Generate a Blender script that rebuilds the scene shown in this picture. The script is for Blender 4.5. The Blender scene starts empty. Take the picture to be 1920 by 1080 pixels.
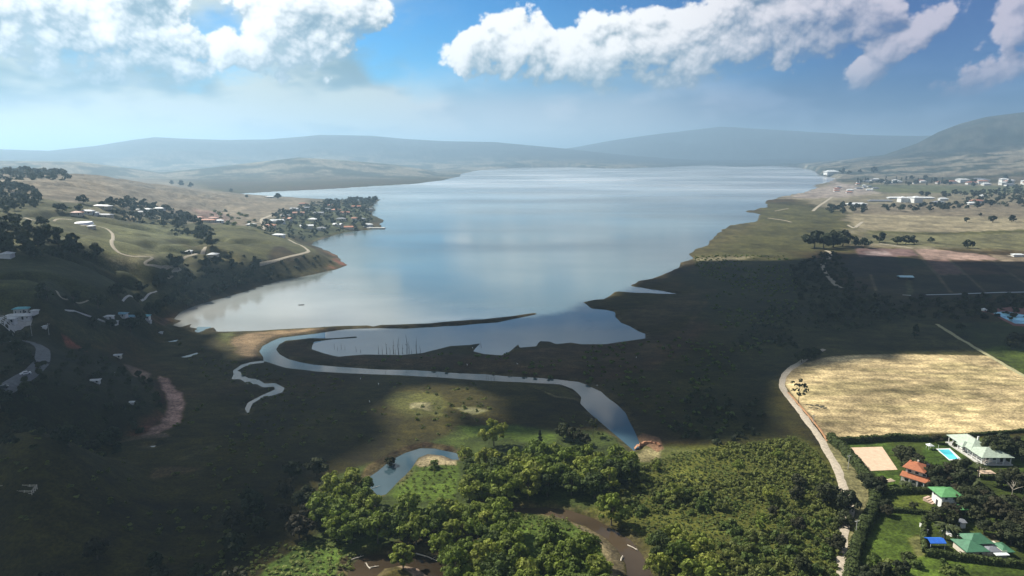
import bpy, math, random
import numpy as np
R = math.radians
rng = np.random.default_rng(7)
random.seed(7)
SC = bpy.context.scene
COL = SC.collection

# ------------------------------------------------------------------ camera
H0, FPX, PITCH = 130.0, 1280.0, R(11.1)
cam_d = bpy.data.cameras.new('camera'); cam_d.lens = 24; cam_d.sensor_width = 36
cam_d.clip_start = 1; cam_d.clip_end = 200000
cam = bpy.data.objects.new('camera', cam_d); COL.objects.link(cam)
cam.location = (0, 0, H0); cam.rotation_euler = (R(90) - PITCH, 0, 0)
SC.camera = cam
SC.render.engine = 'CYCLES'
SC.cycles.use_denoising = True
SC.cycles.max_bounces = 6; SC.cycles.diffuse_bounces = 3; SC.cycles.glossy_bounces = 2
SC.cycles.transmission_bounces = 3; SC.cycles.transparent_max_bounces = 8; SC.cycles.volume_bounces = 0
SC.view_settings.view_transform = 'Standard'; SC.view_settings.look = 'None'
SC.view_settings.gamma = 1; SC.view_settings.use_curve_mapping = False
EXPO = 0.95
SC.view_settings.exposure = EXPO

# sun: from ahead on the left
SUN_AZ, SUN_EL = R(-58), R(45)            # azimuth from +Y, negative = left
sdir = np.array([math.cos(SUN_EL)*math.sin(SUN_AZ), math.cos(SUN_EL)*math.cos(SUN_AZ), math.sin(SUN_EL)])
sl = bpy.data.lights.new('sun', 'SUN'); sl.energy = 5.0; sl.angle = R(0.53); sl.color = (1.0, 0.95, 0.85)
sun = bpy.data.objects.new('sun', sl); COL.objects.link(sun)
from mathutils import Vector, Matrix
sun.rotation_euler = Vector(sdir).to_track_quat('Z', 'Y').to_euler()
sun.location = (0, 0, 3000)

# ------------------------------------------------------------------ node helpers
class NT:
    def __init__(s, nt): s.nt = nt
    def n(s, t, **kw):
        o = s.nt.nodes.new(t)
        for k, v in kw.items():
            if k.startswith('i_'): o.inputs[k[2:].replace('_', ' ')].default_value = v
            else: setattr(o, k, v)
        return o
    def put(s, sock, v):
        if isinstance(v, bpy.types.NodeSocket): s.nt.links.new(v, sock)
        else:
            try: sock.default_value = v
            except Exception:
                sock.default_value = (v, v, v) if len(sock.default_value) == 3 else (v, v, v, 1)
    def m(s, op, a, b=0.0, c=0.0, clamp=False):
        o = s.n('ShaderNodeMath', operation=op, use_clamp=clamp)
        s.put(o.inputs[0], a); s.put(o.inputs[1], b); s.put(o.inputs[2], c); return o.outputs[0]
    def v(s, op, a, b=(0, 0, 0)):
        o = s.n('ShaderNodeVectorMath', operation=op)
        s.put(o.inputs[0], a)
        if op == 'SCALE': s.put(o.inputs[3], b)
        else: s.put(o.inputs[1], b)
        return o.outputs[1] if op in ('LENGTH', 'DOT_PRODUCT') else o.outputs[0]
    def mix(s, f, a, b, mode='MIX'):
        o = s.n('ShaderNodeMix', data_type='RGBA', blend_type=mode)
        s.put(o.inputs[0], f); s.put(o.inputs[6], a); s.put(o.inputs[7], b); return o.outputs[2]
    def rng(s, x, a, b, c=0.0, d=1.0, smooth=True):
        o = s.n('ShaderNodeMapRange', interpolation_type='SMOOTHSTEP' if smooth else 'LINEAR')
        for i, q in enumerate((x, a, b, c, d)): s.put(o.inputs[i], q)
        return o.outputs[0]
    def noise(s, vec, scale, detail=4, rough=.5, dist=0.0, lac=2.0):
        o = s.n('ShaderNodeTexNoise'); s.put(o.inputs['Vector'], vec)
        o.inputs['Scale'].default_value = scale; o.inputs['Detail'].default_value = detail
        o.inputs['Roughness'].default_value = rough; o.inputs['Distortion'].default_value = dist
        o.inputs['Lacunarity'].default_value = lac
        return o.outputs[0]
    def xyz(s, x, y, z=0.0):
        o = s.n('ShaderNodeCombineXYZ'); s.put(o.inputs[0], x); s.put(o.inputs[1], y); s.put(o.inputs[2], z); return o.outputs[0]

def lin(r, g, b):
    f = lambda c: (c/255/12.92) if c/255 <= .04045 else ((c/255+.055)/1.055)**2.4
    return (f(r), f(g), f(b), 1)

# pixel (1920x1080 photograph) -> azimuth / elevation in degrees of the sight line
CP, SP = math.cos(PITCH), math.sin(PITCH)
def raydir(px, py):
    px = np.asarray(px, float); py = np.asarray(py, float)
    dx = (px-960)/FPX; dy = (540-py)/FPX
    return np.stack([dx, CP+dy*SP, -SP+dy*CP], -1)
def azel(px, py):
    d = raydir(px, py); d = d/np.linalg.norm(d)
    return math.degrees(math.atan2(d[0], d[1])), math.degrees(math.asin(d[2]))

# ------------------------------------------------------------------ numpy noise
_P = np.random.default_rng(11).random((256, 256)).astype(np.float32)
def vnoise(x, y):
    xi = np.floor(x).astype(np.int64); yi = np.floor(y).astype(np.int64)
    fx = (x-xi); fy = (y-yi); fx = fx*fx*(3-2*fx); fy = fy*fy*(3-2*fy)
    a = _P[xi & 255, yi & 255]; b = _P[(xi+1) & 255, yi & 255]
    c = _P[xi & 255, (yi+1) & 255]; e = _P[(xi+1) & 255, (yi+1) & 255]
    return (a*(1-fx)+b*fx)*(1-fy)+(c*(1-fx)+e*fx)*fy
def fbm(x, y, s, oc=4, rough=.5, seed=0):
    t = 0; amp = 1; tot = 0; x = x/s+seed*17.3; y = y/s+seed*9.1
    for _ in range(oc):
        t = t+amp*vnoise(x, y); tot += amp; amp *= rough; x, y = x*1.98+13.7+.31*y, y*2.03+7.1-.29*x
    return t/tot            # 0..1
def sst(x, a, b):
    t = np.clip((x-a)/(b-a), 0, 1); return t*t*(3-2*t)

# px centre, px radii, tilt (deg), weight : the cumulus heaps
HEAPS = [
 (880, 110, 60, 40, 10, .8), (960, 95, 75, 60, -10, 1.0), (1040, 120, 90, 50, 0, 1.0), (1140, 105, 100, 60, 0, 1.05),
 (1250, 95, 120, 75, -8, 1.1), (1380, 70, 120, 75, -14, 1.1), (1500, 50, 110, 60, -10, 1.05), (1600, 35, 75, 42, -12, .95),
 (1690, 75, 70, 32, -32, .85), (1625, 130, 50, 28, -30, .75), (1850, 160, 90, 34, -20, .8), (1905, 25, 45, 60, 0, .75), (1500, -60, 150, 60, 0, .7),
 (120, 100, 90, 55, 5, .95), (200, 60, 90, 80, 0, .95), (280, 100, 90, 70, 10, .95), (150, -20, 160, 60, 0, .9), (20, 20, 60, 60, 0, .8),
 (540, 70, 80, 75, 0, 1.0), (590, 10, 110, 60, 0, 1.0), (520, 120, 50, 40, 0, .8), (650, 30, 60, 45, 0, .85), (420, 110, 45, 35, 0, .6), (640, 95, 40, 35, 0, .5)]
# ---- the clouds, worked out on a grid of directions (azimuth x elevation)
def cloud_map(az0, az1, el0, el1, step, framed):
    az = np.arange(az0, az1, step)+step/2; el = np.arange(el0, el1, step)+step/2
    U, V = np.meshgrid(az, el); U = U.astype(np.float32); V = V.astype(np.float32)
    w1 = fbm(U, V, 5.5, 3, .5, 101)-.5; w2 = fbm(U, V, 5.5, 3, .5, 102)-.5
    Uw, Vw = U+w1*3.0, V+w2*2.2
    def billow(s, oc, seed):
        t = 0; a = 1; tot = 0; x = Uw/s+seed; y = Vw*1.15/s+seed*.7
        for _ in range(oc):
            t = t+a*(1-np.abs(2*vnoise(x, y)-1)**.9); tot += a; a *= .56; x, y = x*1.97+11.3+.35*y, y*2.05+5.1-.33*x
        return t/tot
    def cells(x, y):
        xi = np.floor(x).astype(np.int64); yi = np.floor(y).astype(np.int64); best = np.full(x.shape, 9.0, np.float32)
        for i in (-1, 0, 1):
            for j in (-1, 0, 1):
                cx_, cy_ = xi+i, yi+j
                px_ = cx_+_P[cx_ & 255, cy_ & 255]; py_ = cy_+_P[(cx_+91) & 255, (cy_+37) & 255]
                best = np.minimum(best, (x-px_)**2+(y-py_)**2)
        return 1-np.sqrt(best)
    def puffs(s, oc, seed):
        t = 0; a = 1; tot = 0; x = (U+w1*1.2)/s+seed; y = (V+w2*1.0)*1.12/s+seed*.7
        for _ in range(oc):
            t = t+a*np.clip(cells(x, y), 0, 1)**.9; tot += a; a *= .55; x, y = x*2.07+11.3+.3*y, y*2.07+5.1-.3*x
        return t/tot
    n = puffs(2.7, 5, 3.3); f = fbm(Uw, Vw, 4.0, 6, .55, 105)
    wisp = fbm(U, V*1.6, 7, 6, .55, 107)
    S = np.zeros_like(U)
    for (cx, cy, rx, ry, tilt, wt_) in HEAPS:
        a0, e0 = azel(cx, cy); sx = rx/20.5; sy = ry/20; c, s_ = math.cos(R(-tilt)), math.sin(R(-tilt))
        dx, dy = U+w1*1.6-a0, V+w2*1.0-e0; x = (dx*c+dy*s_)/sx/1.35; y = (-dx*s_+dy*c)/sy/1.35
        y = np.where(y < 0, y*1.25, y)
        e = wt_*sst(1-np.sqrt(x*x+y*y), 0, .9)
        S = S+e-S*e*.75
    if framed:
        m = np.maximum(sst(np.abs(U), 38, 48), sst(V, 13.5, 19))
        S = np.maximum(S*(1-m), m*sst(fbm(U, V, 16, 3, .5, 108), .42, .68)*.9)
    else: S = sst(fbm(U, V, 16, 3, .5, 108), .34, .60)*.95*sst(V, 1, 8)
    nl = puffs(3.4, 2, 8.1)
    D = S*1.15+(n-.50)*1.25+(f-.5)*.45-.40
    D = np.clip(D, 0, None)*sst(V, 3.2, 6.5)
    A = sst(D, .0, .22)
    # light reaches each puff through whatever lies between it and the sun, up on the left
    k = 1/step
    def sh(a, du, dv): return np.roll(np.roll(a, -int(round(dv*k)), 0), -int(round(du*k)), 1)
    H = np.sqrt(np.clip(D, 0, 2))*.8+.5*(nl-.5)+.6*(n-.5)
    rel = 0
    for (dist_, wt_) in ((.25, .9), (.6, .9), (1.3, .8)):
        rel = rel+(H-sh(H, -.55*dist_, .85*dist_))*wt_
    T = 0
    for i in range(1, 9): T = T+sh(D, -.2*i, .38*i)
    T = T/(1+.12*T)
    lit = np.clip(.72+rel*.55-.075*T+(f-.5)*.5+(fbm(Uw, Vw, 2.2, 5, .6, 115)-.5)*.45, 0, 1)
    A = A*(1-.75*sst(lit, .32, .0)*sst(V, 11, 6))
    lit = lit*(.60+.40*sst(V, 4.5, 9.0))
    L = lambda *c: np.array(lin(*c)[:3])
    right = sst(U, 5, 33)[..., None]
    white = L(247, 246, 244)*1.3*(1-right)+L(205, 196, 214)*right
    shade = L(112, 148, 170)*(1-right)+L(78, 98, 150)*right
    cc = shade+(white-shade)*(sst(lit, -.05, .95)[..., None])
    # teal-grey veil on the left and the pale layer under the heaps
    left = sst(U, -3, -13)*sst(wisp, .25, .6)
    lowb = sst(V, 7.6+3*(wisp-.5), 3.5)
    va = np.clip(left*.92+lowb*.95, 0, 1)
    va = va*(1-.75*sst(U, 18, 34)*sst(V, 1.5, 4)*(1-lowb*.3))
    tone = sst(fbm(U, V*2.2, 9, 5, .55, 111), .40, .60)[..., None]
    vl = L(104, 142, 158)*(1-tone)+L(206, 214, 206)*tone
    # the warm pale glow low on the left
    gl = (sst(U, -12, -30)*sst(V, 4.5, 1.2))[..., None]
    vl = vl*(1-gl)+L(226, 226, 218)*gl
    vm = L(128, 160, 190)*(1-tone)+L(206, 212, 226)*tone
    hb = (sst(V+2.5*(wisp-.5), 7.0, .5)*sst(U+8*(wisp-.5), 34, 0)*.85)[..., None]; vm = vm*(1-hb)+L(232, 234, 240)*hb
    vr = L(36, 88, 146)*(1-tone)+L(112, 140, 185)*tone
    a = sst(U, -14, 0)[..., None]; vc = vl*(1-a)+vm*a
    a = sst(U, 6, 24)[..., None]; vc = vc*(1-a)+vr*a
    col = vc; al = va
    # heaps in front of the veil
    A = A*(1-.35*sst(V, 6.5, 3.5))
    oa = A+al*(1-A)
    col = (cc*A[..., None]+col*(al*(1-A))[..., None])/np.maximum(oa, 1e-4)[..., None]
    return col, oa

# ------------------------------------------------------------------ world: Nishita sky with drifting cumulus
W = bpy.data.worlds.new('World'); SC.world = W; W.use_nodes = True
wt = W.node_tree; wt.nodes.clear(); w = NT(wt)
tc = w.n('ShaderNodeTexCoord').outputs['Generated']
sep = w.n('ShaderNodeSeparateXYZ'); wt.links.new(tc, sep.inputs[0])
DEG = 180/math.pi
uu = w.m('MULTIPLY', w.m('ARCTAN2', sep.outputs[0], sep.outputs[1]), DEG)
vv = w.m('MULTIPLY', w.m('ARCSINE', sep.outputs[2]), DEG)
UV = w.xyz(uu, vv)
sky = w.n('ShaderNodeTexSky', sky_type='NISHITA', sun_disc=False)
sky.sun_elevation = SUN_EL; sky.sun_rotation = SUN_AZ; sky.altitude = 1500
sky.air_density = 1.0; sky.dust_density = 0.3; sky.ozone_density = 3.0
hsv = w.n('ShaderNodeHueSaturation'); hsv.inputs['Saturation'].default_value = 1.35; hsv.inputs['Value'].default_value = 1.0
wt.links.new(sky.outputs[0], hsv.inputs['Color'])

def cloud_layer(name, az0, az1, el0, el1, step, framed):
    col, al = cloud_map(az0, az1, el0, el1, step, framed)
    h, wd = al.shape
    im = bpy.data.images.new(name, wd, h, alpha=True, float_buffer=True); im.colorspace_settings.name = 'Non-Color'; im.alpha_mode = 'CHANNEL_PACKED'
    im.pixels.foreach_set(np.concatenate([col/2**EXPO, al[..., None]], -1).astype(np.float32).ravel()); im.update(); im.pack()
    t = w.n('ShaderNodeTexImage', interpolation='Linear', extension='EXTEND'); t.image = im
    w.put(t.inputs[0], w.xyz(w.m('DIVIDE', w.m('SUBTRACT', uu, az0), az1-az0), w.m('DIVIDE', w.m('SUBTRACT', vv, el0), el1-el0)))
    return t.outputs[0], t.outputs[1]
cA, aA = cloud_layer('clouds_ahead', -60, 60, -2, 30, .06, True)
cB, aB = cloud_layer('clouds_round', -180, 180, -2, 90, .5, False)
sel = w.m('MULTIPLY', w.m('LESS_THAN', w.m('ABSOLUTE', uu), 59.5), w.m('LESS_THAN', vv, 29.5))
ccol = w.mix(sel, cB, cA)
calp = w.m('ADD', w.m('MULTIPLY', sel, aA), w.m('MULTIPLY', w.m('SUBTRACT', 1.0, sel), aB))
azf = w.rng(uu, -12, 33)
azc = w.mix(w.rng(vv, 15, 32), w.mix(azf, (.02, .52, .64, 1), (.0, .15, .32, 1)), (.62, .52, .45, 1))
blue = w.mix(1.0, hsv.outputs[0], azc, 'MULTIPLY')
# unseen clouds higher up greyed to lower the ambient light on shaded ground
ccol = w.v('SCALE', ccol, w.rng(vv, 18, 50, 1.0, .5))
final = w.mix(calp, blue, w.v('SCALE', ccol, 1/.10))
final = w.mix(w.rng(vv, -.2, -2), final, (.3, .33, .25, 1))
bg = w.n('ShaderNodeBackground'); bg.inputs['Strength'].default_value = 0.10
wt.links.new(final, bg.inputs[0])
wo = w.n('ShaderNodeOutputWorld'); wt.links.new(bg.outputs[0], wo.inputs[0])
W.cycles.sampling_method = 'MANUAL'; W.cycles.sample_map_resolution = 1024

# ------------------------------------------------------------------ terrain
def flat(px, py, z=0.0):
    d = raydir(px, py); t = (z-H0)/d[..., 2]
    return np.stack([d[..., 0]*t, d[..., 1]*t], -1)
def at_dist(px, py, D):
    d = raydir(px, py); h = math.hypot(d[0], d[1]); t = D/h
    return d[0]*t, d[1]*t, H0+d[2]*t
def sdf(poly, X, Y):
    """signed distance, positive outside"""
    P = np.asarray(poly, float); Q = np.roll(P, -1, 0)
    best = np.full(X.shape, 1e18); ins = np.zeros(X.shape, bool)
    for (ax, ay), (bx, by) in zip(P, Q):
        ex, ey = bx-ax, by-ay; L = ex*ex+ey*ey+1e-9
        t = np.clip(((X-ax)*ex+(Y-ay)*ey)/L, 0, 1)
        best = np.minimum(best, (X-ax-t*ex)**2+(Y-ay-t*ey)**2)
        if ay != by:
            ins ^= ((ay > Y) != (by > Y)) & (X < ex*(Y-ay)/(by-ay)+ax)
    s = np.sqrt(best); return np.where(ins, -s, s)

# (px, py, ground distance): the near hills on the left, the slopes far right
HC = [(0,335,1450),(60,332,1500),(130,330,1600),(200,338,1700),(260,346,1850),(330,350,1950),(420,361,2050),(500,368,2000),(600,374,1900),
 (0,380,1000),(100,375,1150),(100,400,900),(220,375,1300),(220,400,1050),(330,385,1450),(330,410,1150),(430,395,1500),(520,400,1400),(620,400,1440),(600,420,1240),
 (0,430,720),(60,440,700),(150,430,800),(150,460,660),(250,425,950),(250,460,740),(300,430,1000),(350,450,850),(420,425,1050),(450,430,1000),(500,450,930),(560,460,900),(600,485,800),
 (0,500,500),(80,500,520),(200,500,600),(300,490,680),(400,490,740),(480,500,745),(560,500,765),
 (0,560,400),(100,560,440),(200,560,500),(280,560,560),
 (0,620,340),(60,620,355),(150,620,400),(230,620,460),
 (0,690,280),(60,680,300),(120,680,340),(180,690,370),(0,740,255),(100,740,300),(170,760,320),(0,800,240),(100,810,272),(0,860,240)]
RC = [(1500,314,6500),(1600,305,5600),(1700,298,5400),(1800,292,5300),(1920,284,5100),(1640,326,4300),(1760,322,4200),(1900,316,4100),(1920,262,6500),(1750,282,6500),(2050,255,6000),(2050,300,4300)]
def key(x, y): return np.stack([np.log(np.maximum(np.hypot(x, y), 20))*1.0, np.arctan2(x, y)*1.6], -1)
hp = [at_dist(*c) for c in HC+RC]
for i, (a, b_, d_) in enumerate(HC):      # the near slope on the left lies low
    if b_ >= 500 and a < 300:
        z = hp[i][2]*(.82 if b_ < 600 else .55); f_ = flat(a, b_, z); hp[i] = (f_[0], f_[1], z)
zero = []
for px, py in [(700,385),(705,420),(620,444),(590,458),(640,480),(652,497),(587,515),(520,527),(425,557),(350,585),(300,600),(740,372),(720,400),(300,650),(250,700),(340,760),(300,820),
  (200,840),(100,880),(0,920),(-100,1000),(600,650),(400,700),(600,750),(500,900),(300,950),(500,1075),(800,1075),(900,600),(900,400),(900,350),(860,335),(700,350),(900,900),(1200,1075),(1200,600),
  (1200,750),(1100,450),(1200,350),(1300,330),(1400,400),(1500,365),(1550,345),(1700,360),(1900,352),(1900,400),(1700,430),(1500,450),(1900,500),(1600,550),(1900,650),(1500,700),(1900,800),(1500,900),(1900,1075),(1500,1075),(2100,700),(2100,500),(2100,370),(2100,1000),(560,359),(480,362)]:
    p = flat(px, py); zero.append((p[0], p[1], 0))
for a in range(50, 320, 30):
    for r in (60, 250, 900): zero.append((r*math.sin(R(a)), r*math.cos(R(a)), 0))
left = [(-1500,900,95),(-1800,1400,100),(-900,250,70),(-700,100,40),(-2500,800,120),(-2500,2200,70),(-1400,2300,40),(-500,30,30)]
pts = np.array(hp+zero+left, float)
Kp = key(pts[:, 0], pts[:, 1])
def tps(r2): return .5*r2*np.log(r2+1e-12)
A = tps(((Kp[:, None]-Kp[None])**2).sum(-1)); nA = len(pts)
M = np.zeros((nA+3, nA+3)); M[:nA, :nA] = A+np.eye(nA)*2e-3; M[:nA, nA] = 1; M[:nA, nA+1:] = Kp; M[nA, :nA] = 1; M[nA+1:, :nA] = Kp.T
cf = np.linalg.solve(M, np.concatenate([pts[:, 2], [0, 0, 0]]))
def hills(X, Y):
    k = key(X, Y); sh = X.shape; k = k.reshape(-1, 2); out = np.empty(len(k))
    for i in range(0, len(k), 60000):
        kk = k[i:i+60000]; r2 = ((kk[:, None]-Kp[None])**2).sum(-1)
        out[i:i+60000] = tps(r2)@cf[:nA]+cf[nA]+kk@cf[nA+1:]
    out = out.reshape(sh); r = np.hypot(X, Y); az = np.degrees(np.arctan2(X, Y))
    out = np.clip(out-1.0, 0, 190)
    out *= sst(r, 9500, 7000)*sst(np.abs(az), 150, 80)
    return out
def shoulder(X, Y, R0, wf, wb, sil, rough, seed):
    """one range of hills: crest at distance R0, its skyline given by (px, py)"""
    r = np.hypot(X, Y); az = np.degrees(np.arctan2(X, Y))
    a = []; hz = []
    for px, py in sil:
        A_, E_ = azel(px, py); a.append(A_); hz.append(H0+R0*math.tan(R(E_)))
    Hc = np.interp(az, a, hz)
    rw = r+(fbm(X, Y, 1500, 3, .5, seed)-.5)*wf*.5
    t = np.where(rw < R0, (R0-rw)/wf, (rw-R0)/wb)
    prof = np.exp(-(t*1.3)**2)
    n = fbm(X, Y, 900, 5, .55, seed+3); ridge = 1-np.abs(2*n-1)
    return np.maximum(Hc, 0)*prof*(1+rough*(ridge-.75)*(1-prof)*1.6)-4
RANGES = [
 (4700, 900, 900, [(-900,300),(-200,290),(0,300),(150,302),(230,312),(300,322),(400,312),(470,304),(560,294),(640,299),(740,308),(800,318),(850,333),(900,345),(1000,380),(2200,400)], .8, 1),
 (9500, 2300, 2500, [(-900,250),(0,279),(90,282),(180,273),(250,262),(290,257),(360,260),(430,262),(500,261),(600,253),(700,255),(760,260),(830,264),(930,266),(1050,277),(1150,288),(1250,296),(1500,310),(2200,330)], .7, 2),
 (12500, 2500, 3500, [(-900,290),(900,292),(1000,287),(1080,275),(1150,262),(1250,248),(1350,238),(1450,242),(1600,252),(1720,255),(1900,250),(2600,250)], .7, 3),
 (7000, 1500, 2500, [(1300,320),(1500,312),(1650,292),(1720,268),(1760,247),(1800,232),(1850,219),(1920,209),(2050,206),(2600,215)], .7, 4)]

# ---- water outlines (photograph pixels, all on the plane z = 0)
LAKE = [(400,622),(480,620),(550,616),(612,613),(662,611),(692,610),(700,612),(715,609),(750,609),(800,607),(862,602),(905,598),(955,592),(1000,586),(1004,589),(960,597),(930,604),(905,606),(860,611),(800,614),(762,617),(712,615),(675,616),(650,618),(595,625),(560,629),(525,634),(505,641),(487,650),(484,659),(491,670),(492,677),(510,682),(535,689),(590,695),(650,699),(725,703),(800,707),(862,710),(900,712),(950,716),(1012,719),(1050,721),(1072,729),(1087,745),(1087,757),(1107,777),(1132,797),(1162,822),(1176,834),(1190,846),(1204,840),(1195,820),(1185,800),(1172,775),(1155,760),(1125,735),(1100,722),(1085,717),(1050,713),(1007,709),(950,705),(912,701),(850,699),(775,695),(712,693),(650,688),(587,683),(540,674),(522,665),(516,655),(520,646),(535,639),(585,634),(625,634),(671,631),(668,634),(625,636),(591,641),(586,655),(612,664),(632,669),(680,665),(750,666),(790,662),(820,654),(840,649),(880,647),(902,644),(886,659),(907,664),(942,666),(955,660),(975,645),(977,652),(1007,649),(1015,639),(1032,640),(1042,645),(1070,642),(1090,646),(1137,646),(1175,640),(1210,635),(1211,626),(1197,621),(1182,612),(1165,605),(1152,585),(1135,581),(1107,579),(1090,567),(1112,562),(1130,561),(1152,547),(1190,549),(1237,551),(1272,551),(1245,546),(1215,541),(1190,537),(1185,534),(1205,526),(1230,522),(1272,502),(1277,492),(1300,485),(1287,475),(1312,466),(1327,459),(1340,445),(1350,431),(1375,422),(1417,415),(1425,402),(1395,397),(1440,387),(1435,377),(1480,366),(1507,361),(1535,351),(1522,348),(1552,342),(1568,334),(1542,330),(1520,318),(1490,313),(1440,311),(1380,313),(1330,310),(1270,312),(1150,316),(1060,313),(980,314),(900,319),(865,326),(862,331),(825,339),(775,345),(700,349),(625,354),(525,359),(440,363),(380,366),(480,374),(600,379),(690,376),(732,372),(712,375),(700,382),(700,395),(700,405),(722,413),(712,420),(719,427),(692,431),(650,436),(620,444),(590,454),(587,460),(612,470),(632,480),(640,490),(655,497),(635,504),(587,515),(550,521),(520,527),(475,542),(425,557),(380,570),(345,584),(330,597),(342,601),(322,609),(334,614),(360,607),(352,614),(375,619),(398,614)]
CREEK = [(494,676),(470,679),(452,684),(437,695),(438,702),(433,711),(450,711),(462,719),(480,720),(492,726),(512,724),(514,730),(490,741),(464,755),(458,767),(464,777),(468,766),(473,756),(492,745),(510,741),(528,735),(532,727),(514,718),(495,719),(482,711),(465,709),(453,702),(451,696),(443,696),(458,687),(475,682),(494,680)]
PUDDLES = [[(332,671),(350,667),(372,660),(368,666),(352,670)],[(362,621),(372,616),(388,614),(380,620),(370,624)],[(310,642),(332,637),(330,641)],[(1110,721),(1125,724),(1120,722)],
 [(275,836),(296,835),(290,838)]]
POND = [(684,905),(694,893),(708,884),(720,874),(735,862),(762,848),(789,840),(815,841),(835,846),(856,850),(860,862),(848,862),(829,854),(802,851),(785,858),(773,876),(760,890),(748,900),(735,914),(722,927),(708,930),(695,916)]
MUDDY = [(900,950),(960,953),(1027,952),(1067,957),(1110,972),(1148,994),(1180,1013),(1202,1040),(1230,1090),(1260,1180),(1215,1180),(1178,1090),(1172,1058),(1156,1032),(1134,1010),(1094,986),(1054,972),(1014,963),(960,963),(900,962)]
BEND = [(646,1100),(652,1075),(668,1050),(695,1040),(735,1040),(789,1037),(812,1045),(828,1058),(830,1080),(845,1110),(815,1110),(800,1080),(782,1066),(755,1060),(720,1066),(700,1085),(690,1110)]
def toworld(poly): p = np.array(poly, float); return flat(p[:, 0], p[:, 1])
WATERS = [('lake', LAKE), ('creek', CREEK), ('pond', POND), ('muddy', MUDDY), ('bend', BEND)]+[('puddle', p) for p in PUDDLES]
WW = [(n, toworld(p)) for n, p in WATERS]

def terrain(X, Y):
    r = np.hypot(X, Y)
    z = hills(X, Y)
    z = z*(1+.35*(fbm(X, Y, 170, 4, .5, 5)-.5)*sst(z, 3, 25)*sst(r, 350, 700))
    # gullies
    gl = np.abs(2*fbm(X, Y, 120, 4, .5, 6)-1)
    z = z-np.minimum(z*.35, 9*np.exp(-(gl/.10)**2))*sst(z, 8, 30)*sst(r, 4500, 3000)
    jx = (fbm(X, Y, 45, 3, .6, 20)-.5); jy = (fbm(X, Y, 45, 3, .6, 21)-.5)
    jr = .5*np.clip(r*.006, .8, 14)
    # small-scale scallops of the shore
    shore = np.full(X.shape, 1e9)
    for n, P in WW:
        amp = {'lake': 1.35, 'creek': .5, 'pond': .8, 'muddy': .8, 'bend': .8, 'puddle': .5}[n]
        m = (X > P[:, 0].min()-500) & (X < P[:, 0].max()+500) & (Y > P[:, 1].min()-500) & (Y < P[:, 1].max()+500)
        if not m.any(): continue
        s = np.full(X.shape, 1e9)
        s[m] = sdf(P, X[m]+amp*(jr*jx)[m]*3, Y[m]+amp*(jr*jy)[m]*3)
        shore = np.minimum(shore, s)
    wet = shore.copy()
    bank = np.where(shore < 0, np.maximum(shore*.35, -3.0), np.minimum(shore*.28, 1.1)+np.clip((shore-6)*.02, 0, .8))
    z = bank+z*sst(shore, 0, 30)+(fbm(X, Y, 16, 3, .5, 8)-.5)*.6*sst(shore, 3, 12)
    rr = np.maximum(0, sst(r, 3600, 4400))
    big = z.copy()
    azd = np.degrees(np.arctan2(X, Y))
    for (R0, wf, wb, sil, ro, sd) in RANGES:
        sh = shoulder(X, Y, R0, wf, wb, sil, ro, sd)
        big = np.maximum(big, np.where(shore > 0, np.minimum(sh, shore*.5), -5))
    # ring of hills round the rest of the valley, behind the camera
    ring = (240+160*fbm(X, Y, 2500, 3, .5, 12))*np.exp(-((r-9500)/2200)**2)*sst(np.abs(azd), 42, 60)*(.6+.8*fbm(X, Y, 900, 4, .5, 13))
    big = np.where(shore > 0, np.maximum(big, ring-2), big)
    return big, wet

# polar sheet under the camera, finer where the land is seen more closely
azs = np.concatenate([np.linspace(-180, -42, 70, endpoint=False), np.linspace(-42, 42, 800, endpoint=False), np.linspace(42, 180, 70, endpoint=False)])
azs = np.radians(azs); nA_ = len(azs)
rad = [0.0, 40, 80, 110, 135, 150, 160, 168, 174]
py = 1125.0; th = lambda p: math.atan((p-540)/FPX)+PITCH
while True:
    r_ = H0/math.tan(th(py))
    if r_ > 12500 or (len(rad) > 20 and r_-rad[-1] > .013*rad[-1]): break
    rad.append(r_); py -= 1.55
while rad[-1] < 14500: rad.append(rad[-1]*1.013)
rad += [rad[-1]*k for k in (1.05, 1.12, 1.22, 1.4, 1.7, 2.1)]
rad = np.array(rad); nR = len(rad)
RR, AA = np.meshgrid(rad, azs, indexing='ij')
GX, GY = RR*np.sin(AA), RR*np.cos(AA)
GZ, WET = terrain(GX, GY)
print('terrain grid', nR, nA_, nR*nA_)
lr = np.arange(nR)
def ground(x, y):
    x = np.asarray(x, float); y = np.asarray(y, float)
    r = np.hypot(x, y); a = np.arctan2(x, y)
    i = np.clip(np.searchsorted(rad, r, side='right')-1, 0, nR-2); fr = (r-rad[i])/(rad[i+1]-rad[i])
    azx = np.append(azs, math.pi)
    j = np.clip(np.searchsorted(azx, a, side='right')-1, 0, nA_-1); fa = (a-azx[j])/(azx[j+1]-azx[j]); j1 = (j+1) % nA_
    return (GZ[i, j]*(1-fr)+GZ[i+1, j]*fr)*(1-fa)+(GZ[i, j1]*(1-fr)+GZ[i+1, j1]*fr)*fa
_T = np.concatenate([np.geomspace(150, 12000, 900)])
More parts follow.
